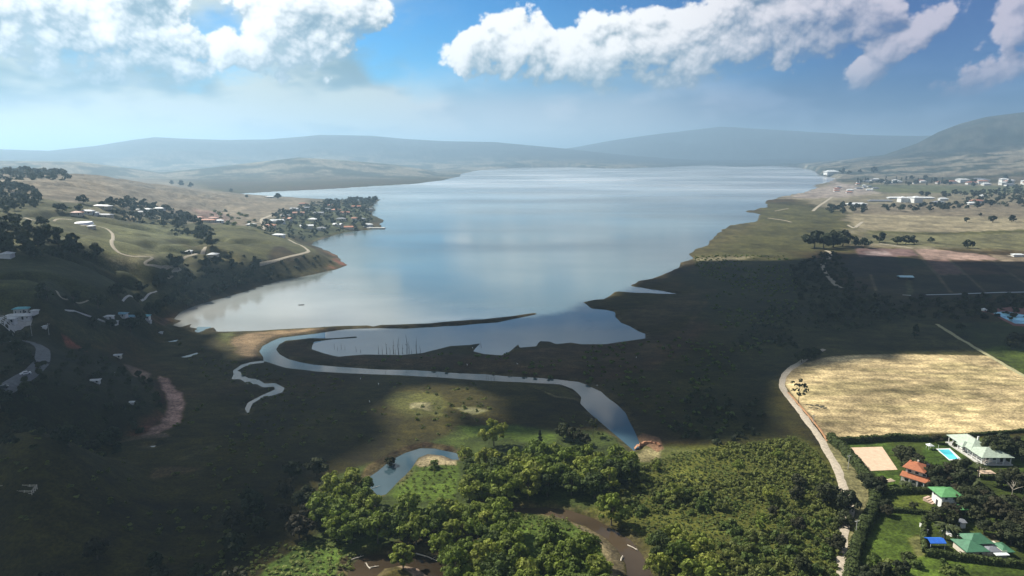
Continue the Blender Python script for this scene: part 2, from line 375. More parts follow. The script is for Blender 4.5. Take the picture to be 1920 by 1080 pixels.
def hit(px, py):
    """where the sight line through a photograph pixel meets the land -> world x, y, z"""
    d = raydir(px, py); shp = d.shape[:-1]; d = d.reshape(-1, 3); hl = np.hypot(d[:, 0], d[:, 1])
    t = _T[None]/hl[:, None]
    X = d[:, :1]*t; Y = d[:, 1:2]*t; Z = H0+d[:, 2:3]*t
    below = Z < np.maximum(ground(X, Y), 0)
    k = np.where(below.any(1), below.argmax(1), len(_T)-1); k = np.maximum(k, 1)
    ii = np.arange(len(d)); lo = t[ii, k-1]; hi = t[ii, k]
    for _ in range(10):
        mid = (lo+hi)/2; b = H0+d[:, 2]*mid < np.maximum(ground(d[:, 0]*mid, d[:, 1]*mid), 0)
        hi = np.where(b, mid, hi); lo = np.where(b, lo, mid)
    x = d[:, 0]*hi; y = d[:, 1]*hi
    return np.stack([x, y, ground(x, y)], -1).reshape(shp+(3,))
def W2P(x, y, z):
    dz = z-H0; f = y*CP-dz*SP; u = y*SP+dz*CP
    return 960+FPX*x/f, 540-FPX*u/f
# ------------------------------------------------------------------ object helpers
def tag(o, label=None, cat=None, group=None, kind=None):
    if label: o['label'] = label
    if cat: o['category'] = cat
    if group: o['group'] = group
    if kind: o['kind'] = kind
    return o
def mesh_obj(name, V, F, mat, parent=None, smooth=False, me=None):
    if me is None:
        me = bpy.data.meshes.new(name)
        V = np.asarray(V, np.float32)
        if isinstance(F, np.ndarray):
            k = F.shape[1]; n = len(F)
            me.vertices.add(len(V)); me.vertices.foreach_set('co', V.ravel())
            me.loops.add(n*k); me.loops.foreach_set('vertex_index', F.astype(np.int32).ravel())
            me.polygons.add(n); me.polygons.foreach_set('loop_start', np.arange(0, n*k, k, dtype=np.int32))
            me.update(calc_edges=True)
        else:
            me.from_pydata([tuple(map(float, v)) for v in V], [], F); me.update()
        me.polygons.foreach_set('use_smooth', [smooth]*len(me.polygons))
        for mm in (mat if isinstance(mat, (list, tuple)) else [mat]): me.materials.append(mm)
    o = bpy.data.objects.new(name, me); COL.objects.link(o)
    if parent: o.parent = parent
    return o
def empty(name, loc, rz=0.0):
    o = bpy.data.objects.new(name, None); COL.objects.link(o); o.location = loc; o.rotation_euler = (0, 0, rz)
    o.empty_display_size = 1; return o
def new_mat(name):
    m = bpy.data.materials.new(name); m.use_nodes = True; m.node_tree.nodes.clear(); t = NT(m.node_tree)
    b = t.n('ShaderNodeBsdfPrincipled'); o = t.n('ShaderNodeOutputMaterial'); m.node_tree.links.new(b.outputs[0], o.inputs[0])
    return m, t, b, o
def simple_mat(name, col, rough=.8, var=.25, scale=1.5, metal=0.0, bump=0.0):
    m, t, b, o = new_mat(name)
    c = t.n('ShaderNodeTexCoord').outputs['Object']
    n = t.noise(c, scale, 5, .6)
    k = t.rng(n, .25, .75, 1-var, 1+var, False)
    col = tuple(col[:3])+(1,)
    t.put(b.inputs['Base Color'], t.v('SCALE', col[:3], k)); b.inputs['Roughness'].default_value = rough; b.inputs['Metallic'].default_value = metal
    if bump:
        bm = t.n('ShaderNodeBump'); bm.inputs['Strength'].default_value = bump; bm.inputs['Distance'].default_value = .1
        t.put(bm.inputs['Height'], n); t.put(b.inputs['Normal'], bm.outputs[0])
    return m

# ------------------------------------------------------------------ land cover (what grows or lies on the ground)
C = np.empty(GX.shape+(3,)); r_ = RR
C[:] = (.050, .042, .013)
big = fbm(GX, GY, 130, 4, .55, 30)[..., None]; mid = fbm(GX, GY, 28, 4, .6, 31)[..., None]; fine = fbm(GX, GY, 6, 3, .6, 32)[..., None]
C = C*(1-sst(big, .45, .62))+np.array((.066, .044, .024))*sst(big, .45, .62)
WJX = fbm(GX, GY, 20, 4, .6, 40)-.5; WJY = fbm(GX, GY, 20, 4, .6, 41)-.5
def zone(poly, col, fe=3.0, jit=6.0, on_land=True, amt=1.0, world=None):
    """a patch of land cover: outline from the photograph dropped onto the terrain"""
    if world is None:
        p = np.array(poly, float); world = hit(p[:, 0], p[:, 1])[:, :2]
    k = np.hypot(world[:, 0], world[:, 1]).mean()/400
    m = (GX > world[:, 0].min()-40*k-30) & (GX < world[:, 0].max()+40*k+30) & (GY > world[:, 1].min()-40*k-30) & (GY < world[:, 1].max()+40*k+30)
    if not m.any(): return world
    s = sdf(world, GX[m]+WJX[m]*jit*k*2, GY[m]+WJY[m]*jit*k*2)
    a = (sst(s, fe*k, -fe*k)*amt)[:, None]
    C[m] = C[m]*(1-a)+np.array(col)*a
    return world
hz = np.clip(hills(GX, GY), 0, 200)
azg = np.degrees(AA)
# pasture on the left hills: dry straw on top, olive below
hl = sst(hz, 4, 14)*(azg < 5)
dry = np.array((.22, .185, .125)); olive = np.array((.105, .105, .07))
ht = np.clip((r_-700)/900, 0, 1)
pc = olive*(1-sst(ht+(mid[..., 0]-.5)*.8, .3, .75))[..., None]+dry*sst(ht+(mid[..., 0]-.5)*.8, .3, .75)[..., None]
a = (hl*sst(r_, 430, 620))[..., None]; C = C*(1-a)+pc*a
# far hills
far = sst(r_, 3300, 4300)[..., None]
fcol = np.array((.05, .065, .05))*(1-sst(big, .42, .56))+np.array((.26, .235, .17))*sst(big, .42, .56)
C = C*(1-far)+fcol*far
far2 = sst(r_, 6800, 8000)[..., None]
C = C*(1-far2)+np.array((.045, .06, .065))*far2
rm_ = (sst(azg, 24, 29)*sst(r_, 5000, 5700))[..., None]; C = C*(1-rm_*.8)+np.array((.035, .05, .045))*rm_*.8  # right range: dark forest, with its cloud shade painted into the colour
# ---- right bank
zone([(1440,372),(1550,342),(2000,338),(2000,470),(1700,466),(1600,462),(1590,425),(1575,400),(1500,375)], (.25,.215,.13), 6, 8)
zone([(1440,380),(1575,395),(1600,425),(1590,470),(1500,470),(1420,500),(1260,520),(1200,545),(1300,480),(1340,440)], (.088,.084,.045), 8, 14)
zone([(1200,470),(1320,440),(1400,410),(1440,420),(1350,460),(1300,500),(1240,520)], (.115,.10,.06), 8, 12)
zone([(1280,486),(1420,480),(1400,487),(1300,490)], (.25,.22,.12), 3, 6)
zone([(1540,330),(1580,345),(1720,350),(1650,362),(1560,372),(1480,372),(1500,360),(1560,345)], (.38,.32,.26), 3, 8)
zone([(1600,345),(1950,345),(1950,362),(1650,362)], (.13,.14,.08), 3, 6)
zone([(1600,385),(1950,378),(1950,412),(1600,402)], (.23,.19,.12), 2, 3)
zone([(1590,402),(1950,408),(1950,436),(1640,432),(1600,425)], (.33,.28,.165), 2, 3)
zone([(1620,434),(1950,438),(1950,470),(1720,462),(1620,455)], (.17,.16,.08), 2, 3)
zone([(1620,432),(1760,437),(1950,428),(1950,436),(1760,441),(1640,437)], (.10,.095,.05), 1, 3)
# ploughed plots
PL = [([(1602,465),(1712,467),(1725,480),(1610,482)],(.21,.135,.115)),([(1620,471),(1662,470),(1672,478),(1625,479)],(.33,.25,.22)),
 ([(1712,467),(1755,468),(1850,478),(1875,488),(1735,487)],(.42,.29,.22)),([(1850,476),(1920,482),(1990,494),(1880,490)],(.30,.235,.15)),
 ([(1600,482),(1680,481),(1692,505),(1695,515),(1590,520),(1580,500)],(.042,.034,.03)),([(1682,481),(1728,486),(1738,499),(1690,499)],(.05,.055,.03)),
 ([(1690,499),(1740,500),(1752,515),(1694,516)],(.085,.07,.045)),([(1735,487),(1780,487),(1812,514),(1757,514)],(.19,.115,.085)),
 ([(1782,487),(1860,489),(1900,515),(1816,515)],(.085,.05,.042)),([(1862,489),(1990,494),(1990,520),(1902,516)],(.11,.075,.055)),
 ([(1757,516),(1816,516),(1850,548),(1785,548)],(.04,.033,.025)),([(1818,517),(1990,520),(1990,550),(1856,548)],(.05,.04,.03)),
 ([(1635,520),(1695,518),(1700,552),(1645,548)],(.05,.042,.032)),([(1710,518),(1752,517),(1780,548),(1712,552)],(.042,.04,.03))]
for p, c in PL: zone(p, c, .8, .8)
for p in ([(1709,467),(1713,467),(1760,515),(1786,548),(1780,548),(1754,516)], [(1778,487),(1782,487),(1816,516),(1850,548),(1846,548),(1810,516)], [(1860,489),(1864,489),(1925,532),(1920,532)],
          [(1754,514.5),(1814,514.5),(1814,516),(1756,516)], [(1630,515),(1635,515),(1646,545),(1640,545)]): zone(p, (.15,.12,.085), .5, .5)
zone([(1698,526),(1708,526),(1712,552),(1700,554)], (.11,.11,.075), .8, 1)
# dark grass and scrub under the cloud, and the tan hay field
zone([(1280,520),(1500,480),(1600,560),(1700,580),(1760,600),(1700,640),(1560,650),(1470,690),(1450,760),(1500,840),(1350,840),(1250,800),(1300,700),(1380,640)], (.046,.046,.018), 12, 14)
zone([(1530,640),(1700,600),(1765,612),(1860,667),(1600,668),(1510,680)], (.075,.07,.03), 4, 6)
zone([(1765,606),(1990,600),(1990,740),(1925,706)], (.050,.062,.022), 1.5, 2)
zone([(1845,655),(1880,648),(1990,670),(1990,745),(1925,706)], (.085,.12,.028), 2, 2)
FIELD = [(1468,712),(1480,694),(1500,682),(1560,668),(1680,664),(1856,667),(1924,708),(1990,750),(1990,806),(1920,806),(1760,812),(1645,818),(1566,822),(1545,812),(1520,780),(1498,752),(1478,730)]
fw = zone(FIELD, (.62,.48,.24), 1.0, 1.5)
s_ = sdf(fw, GX, GY)[..., None]; stre = fbm(GX*.35, GY*1.3, 16, 5, .65, 50)[..., None]; st2 = fbm(GX*.5, GY, 4, 3, .6, 51)[..., None]
fa_ = sst(s_, 1, -4)*sst(r_, 900, 600)[..., None]; C = C*(1-fa_)+C*(.82+.34*stre+.35*(st2-.5)+.14*np.sin((GY+.12*GX)[..., None]*.7))*fa_
gr_ = sst(stre, .50, .34)*fa_*.35; C = C*(1-gr_)+np.array((.20,.19,.06))*gr_
# bush land along the lane and the grove floor
zone([(1200,850),(1260,835),(1400,835),(1500,815),(1545,850),(1580,900),(1600,960),(1590,1200),(1230,1200),(1200,1030),(1150,990),(1090,960),(1180,900)], (.11,.115,.03), 5, 6)
zone([(610,900),(690,870),(760,860),(860,800),(960,795),(1050,805),(1160,815),(1215,850),(1190,900),(1100,960),(900,950),(700,1040),(560,1100),(500,1100),(590,1000)], (.058,.08,.024), 4, 5)
zone([(1190,850),(1205,838),(1250,838),(1320,845),(1250,862),(1200,868)], (.13,.14,.05), 2, 3)
zone([(1193,852),(1210,842),(1238,842),(1236,858),(1215,866),(1196,866)], (.34,.29,.13), 1.5, 2)
zone([(860,800),(960,795),(1040,812),(1040,830),(960,825),(870,812)], (.10,.15,.035), 3, 5)
zone([(776,862),(800,850),(850,856),(862,880),(850,935),(760,945),(725,928),(750,900)], (.085,.13,.026), 1.5, 2)
zone([(778,868),(800,852),(828,853),(856,862),(856,872),(820,872),(790,876)], (.42,.34,.18), 1.0, 1.5)
zone([(676,903),(690,872),(722,858),(735,868),(712,885),(690,897)], (.16,.115,.06), 1.5, 2)
zone([(700,866),(760,838),(800,828),(850,836),(860,850),(815,842),(789,840),(760,850),(720,872)], (.06,.034,.02), 1.2, 2)
zone([(960,955),(1060,973),(1130,1012),(1172,1060),(1180,1200),(900,1200),(900,960)], (.08,.12,.03), 1.0, 2)
zone([(1060,973),(1100,990),(1134,1010),(1156,1030),(1172,1056),(1182,1200),(1150,1200),(1140,1050),(1110,1010)], (.30,.24,.12), 1.2, 2)
zone([(500,1060),(560,1025),(640,1030),(672,1045),(650,1085),(500,1200),(400,1200)], (.075,.12,.03), 2, 3)
zone([(745,1062),(790,1062),(815,1078),(840,1200),(790,1200),(775,1080)], (.42,.29,.2), 1, 1.5)
zone([(640,1045),(660,1040),(650,1080),(630,1090)], (.03,.02,.012), 1, 1)
# cut bank at the bend of the blue river
zone([(1190,822),(1205,812),(1240,822),(1244,842),(1232,848),(1212,836)], (.30,.17,.09), .8, 1.5)
zone([(1150,735),(1180,770),(1198,800),(1200,815),(1185,780),(1165,755),(1130,728)], (.07,.05,.035), .8, 1)
# mud flats round the river mouth
zone([(530,672),(520,650),(560,638),(640,668),(900,668),(1000,655),(1210,640),(1330,600),(1300,650),(1230,690),(1130,722),(1000,707),(800,693),(650,686)], (.078,.048,.034), 4, 5)
zone([(880,690),(1000,672),(1150,662),(1290,612),(1330,560),(1300,610),(1230,668),(1100,690)], (.105,.072,.052), 4, 9)
zone([(640,613),(760,611),(905,599),(1003,589),(960,597),(850,611),(700,616)], (.055,.036,.024), .8, 1)
zone([(560,620),(640,613),(650,618),(600,624),(540,631)], (.07,.045,.03), 1, 1)
zone([(430,642),(470,625),(550,617),(600,617),(560,628),(520,634),(495,645),(484,660),(480,672),(450,672),(425,660)], (.36,.25,.13), 4, 4)
zone([(390,628),(440,622),(430,645),(395,642)], (.17,.19,.07), 3, 3)
zone([(735,745),(790,728),(830,750),(820,790),(760,790),(740,770)], (.10,.10,.04), 5, 14)
zone([(775,760),(800,758),(800,772),(772,772)], (.3,.27,.13), 2, 8)
zone([(850,762),(880,758),(910,770),(880,778)], (.2,.19,.09), 2, 8)
zone([(990,722),(1050,722),(1087,748),(1080,752),(1040,738)], (.085,.075,.035), 1.5, 1.5)
for p in ([(1005,728),(1045,742),(1086,750),(1086,753),(1042,745)],): zone(p, (.2,.17,.08), .6, 1)
zone([(1110,600),(1160,590),(1250,560),(1330,540),(1300,580),(1230,610),(1200,610)], (.085,.066,.045), 5, 8)
zone([(1195,505),(1290,478),(1310,500),(1230,530),(1150,550),(1130,570),(1110,575),(1180,530)], (.07,.052,.035), 4, 5)
zone([(300,600),(420,628),(470,680),(400,740),(350,700),(260,660)], (.07,.06,.032), 6, 9)
# red earth scars and the bare stream bed on the left
zone([(116,628),(130,634),(160,655),(176,670),(196,688),(186,694),(158,680),(136,664),(124,648)], (.75,.22,.13), .6, .8)
zone([(158,664),(172,668),(192,688),(196,694),(180,682),(166,676)], (.42,.22,.16), 1.0, 2.5)
zone([(234,684),(250,688),(283,700),(284,712),(262,710),(246,700)], (.38,.26,.19), 1.2, 3)
zone([(300,706),(318,710),(345,735),(348,760),(340,790),(325,800),(290,815),(262,818),(300,796),(318,770),(314,740),(302,722)], (.46,.28,.21), 1.3, 3.5)
zone([(228,800),(275,780),(300,770),(314,780),(290,800),(262,818),(215,826)], (.22,.09,.065), 2, 4)
zone([(282,712),(304,716),(314,745),(308,765),(296,760),(300,735)], (.05,.018,.012), 1.5, 2)
zone([(195,828),(235,818),(310,812),(316,820),(250,826),(205,835)], (.17,.12,.09), 1, 2)
zone([(285,882),(310,874),(350,876),(382,878),(340,890),(300,900),(282,897)], (.11,.075,.05), 2, 5)
zone([(330,862),(400,830),(440,820),(400,842),(360,860)], (.075,.065,.035), 2, 4)
zone([(280,585),(330,584),(350,572),(325,598),(300,610),(285,600)], (.17,.09,.065), 2, 4)
zone([(335,570),(425,554),(520,527),(587,512),(640,500),(655,497),(587,518),(475,545),(385,572)], (.13,.09,.06), 1.5, 2)
zone([(600,492),(632,480),(655,497),(630,503),(600,502)], (.30,.10,.06), 1.0, 2)
zone([(605,470),(632,480),(640,490),(625,482)], (.2,.10,.06), 1.0, 2)
zone([(585,452),(600,447),(640,436),(620,445),(598,458)], (.38,.31,.22), 1.0, 1.5)
# left hillside: straw slopes, scrub, gardens of the village on the point
zone([(30,345),(200,338),(260,350),(420,368),(560,380),(600,388),(500,400),(480,425),(400,415),(300,392),(150,380),(60,372)], (.25,.205,.135), 6, 10)
zone([(270,415),(340,425),(375,440),(385,455),(330,475),(215,480),(180,450),(200,425)], (.15,.155,.08), 5, 6)
zone([(310,448),(330,443),(352,452),(340,459),(318,456)], (.07,.07,.04), 3, 4)
zone([(205,480),(290,478),(300,492),(240,500),(206,495)], (.22,.20,.10), 3, 5)
zone([(340,455),(430,470),(480,495),(560,480),(590,470),(620,480),(640,500),(500,527),(350,500)], (.095,.085,.05), 4, 7)
zone([(410,420),(480,425),(520,438),(560,455),(580,470),(500,480),(430,470),(390,450)], (.10,.098,.056), 4, 6)
zone([(490,420),(540,400),(600,385),(690,380),(705,410),(650,436),(590,452),(520,435)], (.075,.085,.05), 5, 6)
zone([(500,480),(520,460),(545,470),(575,486),(555,492),(510,495)], (.05,.036,.024), 2, 3)
zone([(360,392),(420,400),(430,412),(400,420),(370,414)], (.26,.17,.13), 3, 5)
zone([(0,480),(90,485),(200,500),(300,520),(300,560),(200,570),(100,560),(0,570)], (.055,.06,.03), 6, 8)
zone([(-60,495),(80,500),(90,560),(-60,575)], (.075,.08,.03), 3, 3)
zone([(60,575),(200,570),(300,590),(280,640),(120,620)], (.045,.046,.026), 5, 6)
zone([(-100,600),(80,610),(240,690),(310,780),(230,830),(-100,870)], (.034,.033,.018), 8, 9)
zone([(120,600),(190,620),(205,640),(150,640),(110,625)], (.085,.08,.045), 2, 3)
zone([(0,588),(60,590),(100,600),(60,612),(0,612)], (.11,.10,.08), 2, 3)
# ---- gardens at the lower right
zone([(1553,828),(1640,826),(1740,826),(1990,812),(1990,1200),(1590,1200),(1605,1040),(1645,960),(1640,910),(1600,860)], (.062,.088,.022), 2, 2)
zone([(1590,832),(1660,830),(1690,845),(1680,852),(1640,838),(1595,838)], (.07,.115,.03), 1, 1)
zone([(1736,835),(1800,832),(1808,860),(1795,905),(1745,880),(1730,860)], (.065,.115,.022), 1, 1.5)
zone([(1640,886),(1684,882),(1688,905),(1670,915),(1650,903)], (.09,.15,.028), .8, 1)
zone([(1680,928),(1748,926),(1750,958),(1660,955)], (.12,.15,.035), 1, 1.5)
zone([(1655,962),(1732,965),(1730,1040),(1920,1062),(1920,1200),(1600,1200),(1625,1040)], (.075,.115,.024), 1.5, 1.5)
zone([(1700,1010),(1728,1000),(1732,1040),(1715,1045)], (.19,.19,.06), 1.5, 3)
zone([(1800,1000),(1860,1000),(1885,1025),(1890,1045),(1850,1020),(1800,1010)], (.17,.16,.06), 1, 2)
zone([(1855,1000),(1866,1002),(1882,1032),(1872,1028)], (.3,.25,.14), .6, 1)
zone([(1890,860),(1990,850),(1990,900),(1900,895)], (.085,.13,.026), 1, 1.5)
VERGE = [(1546,826),(1556,832),(1580,850),(1600,872),(1622,900),(1630,925),(1630,948),(1618,975),(1606,1002),(1598,1020),(1592,1060),(1585,1060),(1588,1020),(1600,975),(1603,960),(1592,935),(1586,912),(1580,892),(1568,868),(1552,840)]
vw = zone(VERGE, (.30,.27,.115), .6, 1)
sv_ = sdf(vw, GX, GY)
va = sst(sv_, .5, -1)[..., None]
C = C*(1-va)+C*(.78+.4*(np.sin((GY+GX*.25)*2.1+3*fbm(GX, GY, 12, 2, .5, 61))[..., None]*.5+.5))*va
# darker damp rim at the water's edge, and general mottling
rim = (sst(WET, 7, 0)*(WET > 0)*sst(r_, 2500, 1500))[..., None]
C = C*(1-.35*rim)
mudl = (sst(WET, 5.5, 1.0)*(WET > 0)*sst(r_, 2500, 1500)*sst(fine[..., 0], .3, .6))[..., None]; C = C*(1-.7*mudl)+np.array((.125, .098, .07))*.7*mudl
under = (WET < 0)[..., None]; C = np.where(under, np.array((.05, .045, .032)), C)
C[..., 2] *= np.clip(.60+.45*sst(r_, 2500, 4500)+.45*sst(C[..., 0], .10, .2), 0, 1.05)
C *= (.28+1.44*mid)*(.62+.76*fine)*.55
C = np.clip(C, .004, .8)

GV = np.stack([GX, GY, GZ], -1).reshape(-1, 3)
idx = np.arange(nR*nA_).reshape(nR, nA_); nx = np.roll(idx, -1, 1)
F = np.stack([idx[:-1], idx[1:], nx[1:], nx[:-1]], -1).reshape(-1, 4)[:, ::-1]
gm, t, b, o_ = new_mat('land')
att = t.n('ShaderNodeAttribute', attribute_name='cover').outputs['Color']
pos = t.n('ShaderNodeTexCoord').outputs['Object']
n_a = t.noise(pos, .9, 5, .65); n_b = t.noise(t.v('MULTIPLY', pos, (.5, 1.0, 1)), .22, 5, .6); n_c = t.noise(pos, .05, 4, .6)
k = t.m('MULTIPLY', t.m('MULTIPLY', t.rng(n_a, .28, .72, .35, 1.65, False), t.rng(n_b, .3, .7, .6, 1.4, False)), t.rng(n_c, .3, .7, .85, 1.15, False))
t.put(b.inputs['Base Color'], t.v('SCALE', att, k)); b.inputs['Roughness'].default_value = .95; b.inputs['Specular IOR Level'].default_value = .15
bm = t.n('ShaderNodeBump'); bm.inputs['Strength'].default_value = .9; bm.inputs['Distance'].default_value = .55
t.put(bm.inputs['Height'], t.m('ADD', n_a, t.m('MULTIPLY', n_b, 1.6))); t.put(b.inputs['Normal'], bm.outputs[0])
gobj = mesh_obj('ground', GV, F, gm, smooth=True); tag(gobj, kind='structure')
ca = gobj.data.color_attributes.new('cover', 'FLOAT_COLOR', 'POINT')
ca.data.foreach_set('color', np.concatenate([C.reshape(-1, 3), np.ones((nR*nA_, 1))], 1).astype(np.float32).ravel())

# ------------------------------------------------------------------ water
def water_mat(name, col, rough, bump, scale, streak, glint=None):
    m, t, b, o = new_mat(name)
    p = t.n('ShaderNodeTexCoord').outputs['Object']
    n1 = t.noise(t.v('MULTIPLY', p, (.6, 1, 1)), scale, 4, .6)
    wind = t.noise(t.v('MULTIPLY', p, (.35, 1, 1)), streak, 4, .55)
    bm = t.n('ShaderNodeBump'); bm.inputs['Distance'].default_value = .12
    t.put(bm.inputs['Strength'], t.rng(wind, .35, .65, bump*.4, bump)); t.put(bm.inputs['Height'], n1)
    t.put(b.inputs['Normal'], bm.outputs[0]); t.put(b.inputs['Roughness'], t.rng(wind, .35, .65, rough*.6, rough*1.3))
    if glint:
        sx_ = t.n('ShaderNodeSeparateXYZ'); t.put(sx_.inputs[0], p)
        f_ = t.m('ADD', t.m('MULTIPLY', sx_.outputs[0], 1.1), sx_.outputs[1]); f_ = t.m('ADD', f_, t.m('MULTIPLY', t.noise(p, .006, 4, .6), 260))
        col = t.mix(t.rng(f_, 340, 760), glint, tuple(col)+(1,))  # near-left water: bright cloud reflection painted into the base colour
        col = t.mix(t.rng(t.m('ADD', sx_.outputs[1], t.m('MULTIPLY', t.noise(p, .0012, 3, .5), 900)), 1300, 3900), col, (.38, .39, .40, 1))  # far water whitened with distance: glint painted into the base colour
    t.put(b.inputs['Base Color'], t.v('SCALE', col, t.rng(t.noise(t.v('MULTIPLY', p, (.5, 1, 1)), streak*.55, 4, .5), .35, .65, .5, 1.2)))
    b.inputs['IOR'].default_value = 1.333; b.inputs['Specular IOR Level'].default_value = .5
    return m
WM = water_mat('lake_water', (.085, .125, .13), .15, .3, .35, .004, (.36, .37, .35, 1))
RM = water_mat('river_water', (.05, .09, .11), .06, .12, .5, .02)
BM = water_mat('brown_water', (.050, .036, .022), .08, .15, .6, .05)
def sheet(name, pts, z, mat):
    o = mesh_obj(name, [(x, y, z) for x, y in pts], [list(range(len(pts)))], mat); return tag(o, kind='structure')
def grow(name, lo, hi_, z, mat): return sheet(name, [(lo[0], lo[1]), (hi_[0], lo[1]), (hi_[0], hi_[1]), (lo[0], hi_[1])], z, mat)
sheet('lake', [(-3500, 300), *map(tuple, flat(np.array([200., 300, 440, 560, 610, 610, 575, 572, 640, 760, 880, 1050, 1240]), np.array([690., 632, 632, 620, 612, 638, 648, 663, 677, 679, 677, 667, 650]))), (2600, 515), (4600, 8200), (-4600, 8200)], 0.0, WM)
sheet('river', list(map(tuple, flat(np.array([430., 560, 610, 610, 575, 572, 640, 760, 880, 1050, 1240, 1260, 1150, 1050, 900, 700, 560, 500, 494, 478, 440]), np.array([642., 620, 612, 638, 648, 663, 677, 679, 677, 667, 690, 862, 862, 745, 725, 714, 706, 702, 679, 678, 660])))), 0.0, RM)
sheet('creek', list(map(tuple, flat(np.array([420., 440, 478, 494, 500, 560, 560, 420]), np.array([672., 672, 678, 679, 702, 706, 800, 800])))), 0.0, RM)
pw = WW[2][1]; grow('pond', pw.min(0)-4, pw.max(0)+4, 0.0, RM)
mw = WW[3][1]; lo, hi_ = mw.min(0)-5, mw.max(0)+5
sheet('brown_river', [(lo[0], lo[1]), (hi_[0], lo[1]), (hi_[0], hi_[1]), (lo[0], hi_[1])], 0.0, BM)
bw = WW[4][1]; lo2, hi2 = bw.min(0)-5, bw.max(0)+5
grow('brown_backwater', lo2, (min(hi2[0], lo[0]-.5), hi2[1]), 0.0, BM)
for n, P in WW[5:]: grow('puddle', P.min(0)-2, P.max(0)+2, 0.004, RM)

# ------------------------------------------------------------------ haze
HB = 60000
hv = [(x, y, z) for z in (-12, 640) for x, y in ((-HB, -HB), (HB, -HB), (HB, HB), (-HB, HB))]
hm = bpy.data.materials.new('haze_air'); hm.use_nodes = True; hm.node_tree.nodes.clear(); t = NT(hm.node_tree)
vp = t.n('ShaderNodeVolumePrincipled'); vp.inputs['Color'].default_value = (.50, .76, 1.0, 1); vp.inputs['Density'].default_value = 1.3e-4; vp.inputs['Anisotropy'].default_value = 0.4
oo = t.n('ShaderNodeOutputMaterial'); hm.node_tree.links.new(vp.outputs[0], oo.inputs['Volume'])
hz_o = mesh_obj('haze', hv, [(0,3,2,1),(4,5,6,7),(0,1,5,4),(1,2,6,5),(2,3,7,6),(3,0,4,7)], hm); tag(hz_o, kind='stuff')

# ------------------------------------------------------------------ cumulus deck over the valley: it shades the low ground
CB = 900.0
off = sdir[:2]/sdir[2]*CB
SHADE = [(-900,440),(-300,452),(0,468),(150,480),(260,500),(400,482),(520,500),(600,515),(500,535),(400,565),(335,598),(380,624),(500,619),(700,613),(1000,590),(1090,566),(1150,550),(1200,525),(1310,488),(1420,488),(1480,486),(1560,474),(1640,478),(1700,482),(1750,488),(1920,490),(2300,495),
 (2300,668),(1860,664),(1690,664),(1680,668),(1720,680),(1690,682),(1600,676),(1500,684),(1450,700),(1440,770),(1470,800),(1440,822),(1350,836),(1260,834),(1215,838),(1150,812),(1050,806),(960,806),(860,806),(830,770),(860,740),(800,722),(740,728),(700,765),(740,800),(700,850),(640,872),(605,905),(585,1000),(600,1018),(540,1040),(470,1090),(300,1300),(-2500,1300)]
sp_ = np.array(SHADE, float); _h = hit(sp_[:, 0], sp_[:, 1]); SWd = _h[:, :2]-_h[:, 2:]*(sdir[:2]/sdir[2])
HOLES = [[(395,640),(430,622),(600,612),(590,628),(510,640),(490,668),(440,672),(400,655)], [(855,757),(905,757),(915,778),(860,778)]]
def deck(x, y):
    s = sdf(SWd, x, y)
    for h in HOLES:
        p = np.array(h, float); s = np.maximum(s, -sdf(flat(p[:, 0], p[:, 1], 1.0), x, y))
    return s
x0, x1, y0, y1, st = -1500, 900, -60, 1130, 8.0
cx = np.arange(x0, x1, st); cy = np.arange(y0, y1, st); CX, CY = np.meshgrid(cx, cy, indexing='ij')
s = deck(CX, CY)+(fbm(CX, CY, 60, 4, .6, 70)-.5)*26
thk = np.where(s < 0, np.clip(-s, 0, 160)**.8*1.6, 0)*(.55+.9*fbm(CX, CY, 90, 4, .6, 71))
inside = s < 0
vid = -np.ones(s.shape, int); ii = np.argwhere(inside); vid[inside] = np.arange(len(ii)); nv = len(ii)
bx = CX[inside]+off[0]; by = CY[inside]+off[1]
top = np.stack([bx, by, CB+2+thk[inside]], -1); bot = np.stack([bx, by, CB-np.minimum(thk[inside]*.15, 12)*(fbm(bx, by, 70, 3, .5, 72))], -1)
q4 = inside[:-1, :-1] & inside[1:, :-1] & inside[1:, 1:] & inside[:-1, 1:]
a_, b_, c_, d_ = vid[:-1, :-1][q4], vid[1:, :-1][q4], vid[1:, 1:][q4], vid[:-1, 1:][q4]
FT = np.stack([a_, b_, c_, d_], -1); FB = FT[:, ::-1]+nv
ed = {}
for f in FT:
    for i in range(4):
        e = (int(f[i]), int(f[(i+1) % 4]))
        if (e[1], e[0]) in ed: del ed[(e[1], e[0])]
        else: ed[e] = 1
FS = np.array([(e[1], e[0], e[0]+nv, e[1]+nv) for e in ed])
cm = simple_mat('cloud_vapour', (.8, .8, .8), 1.0, .05, .01)
co = mesh_obj('cloud', np.concatenate([top, bot]), np.concatenate([FT, FB, FS]), cm, smooth=True); tag(co, kind='structure')
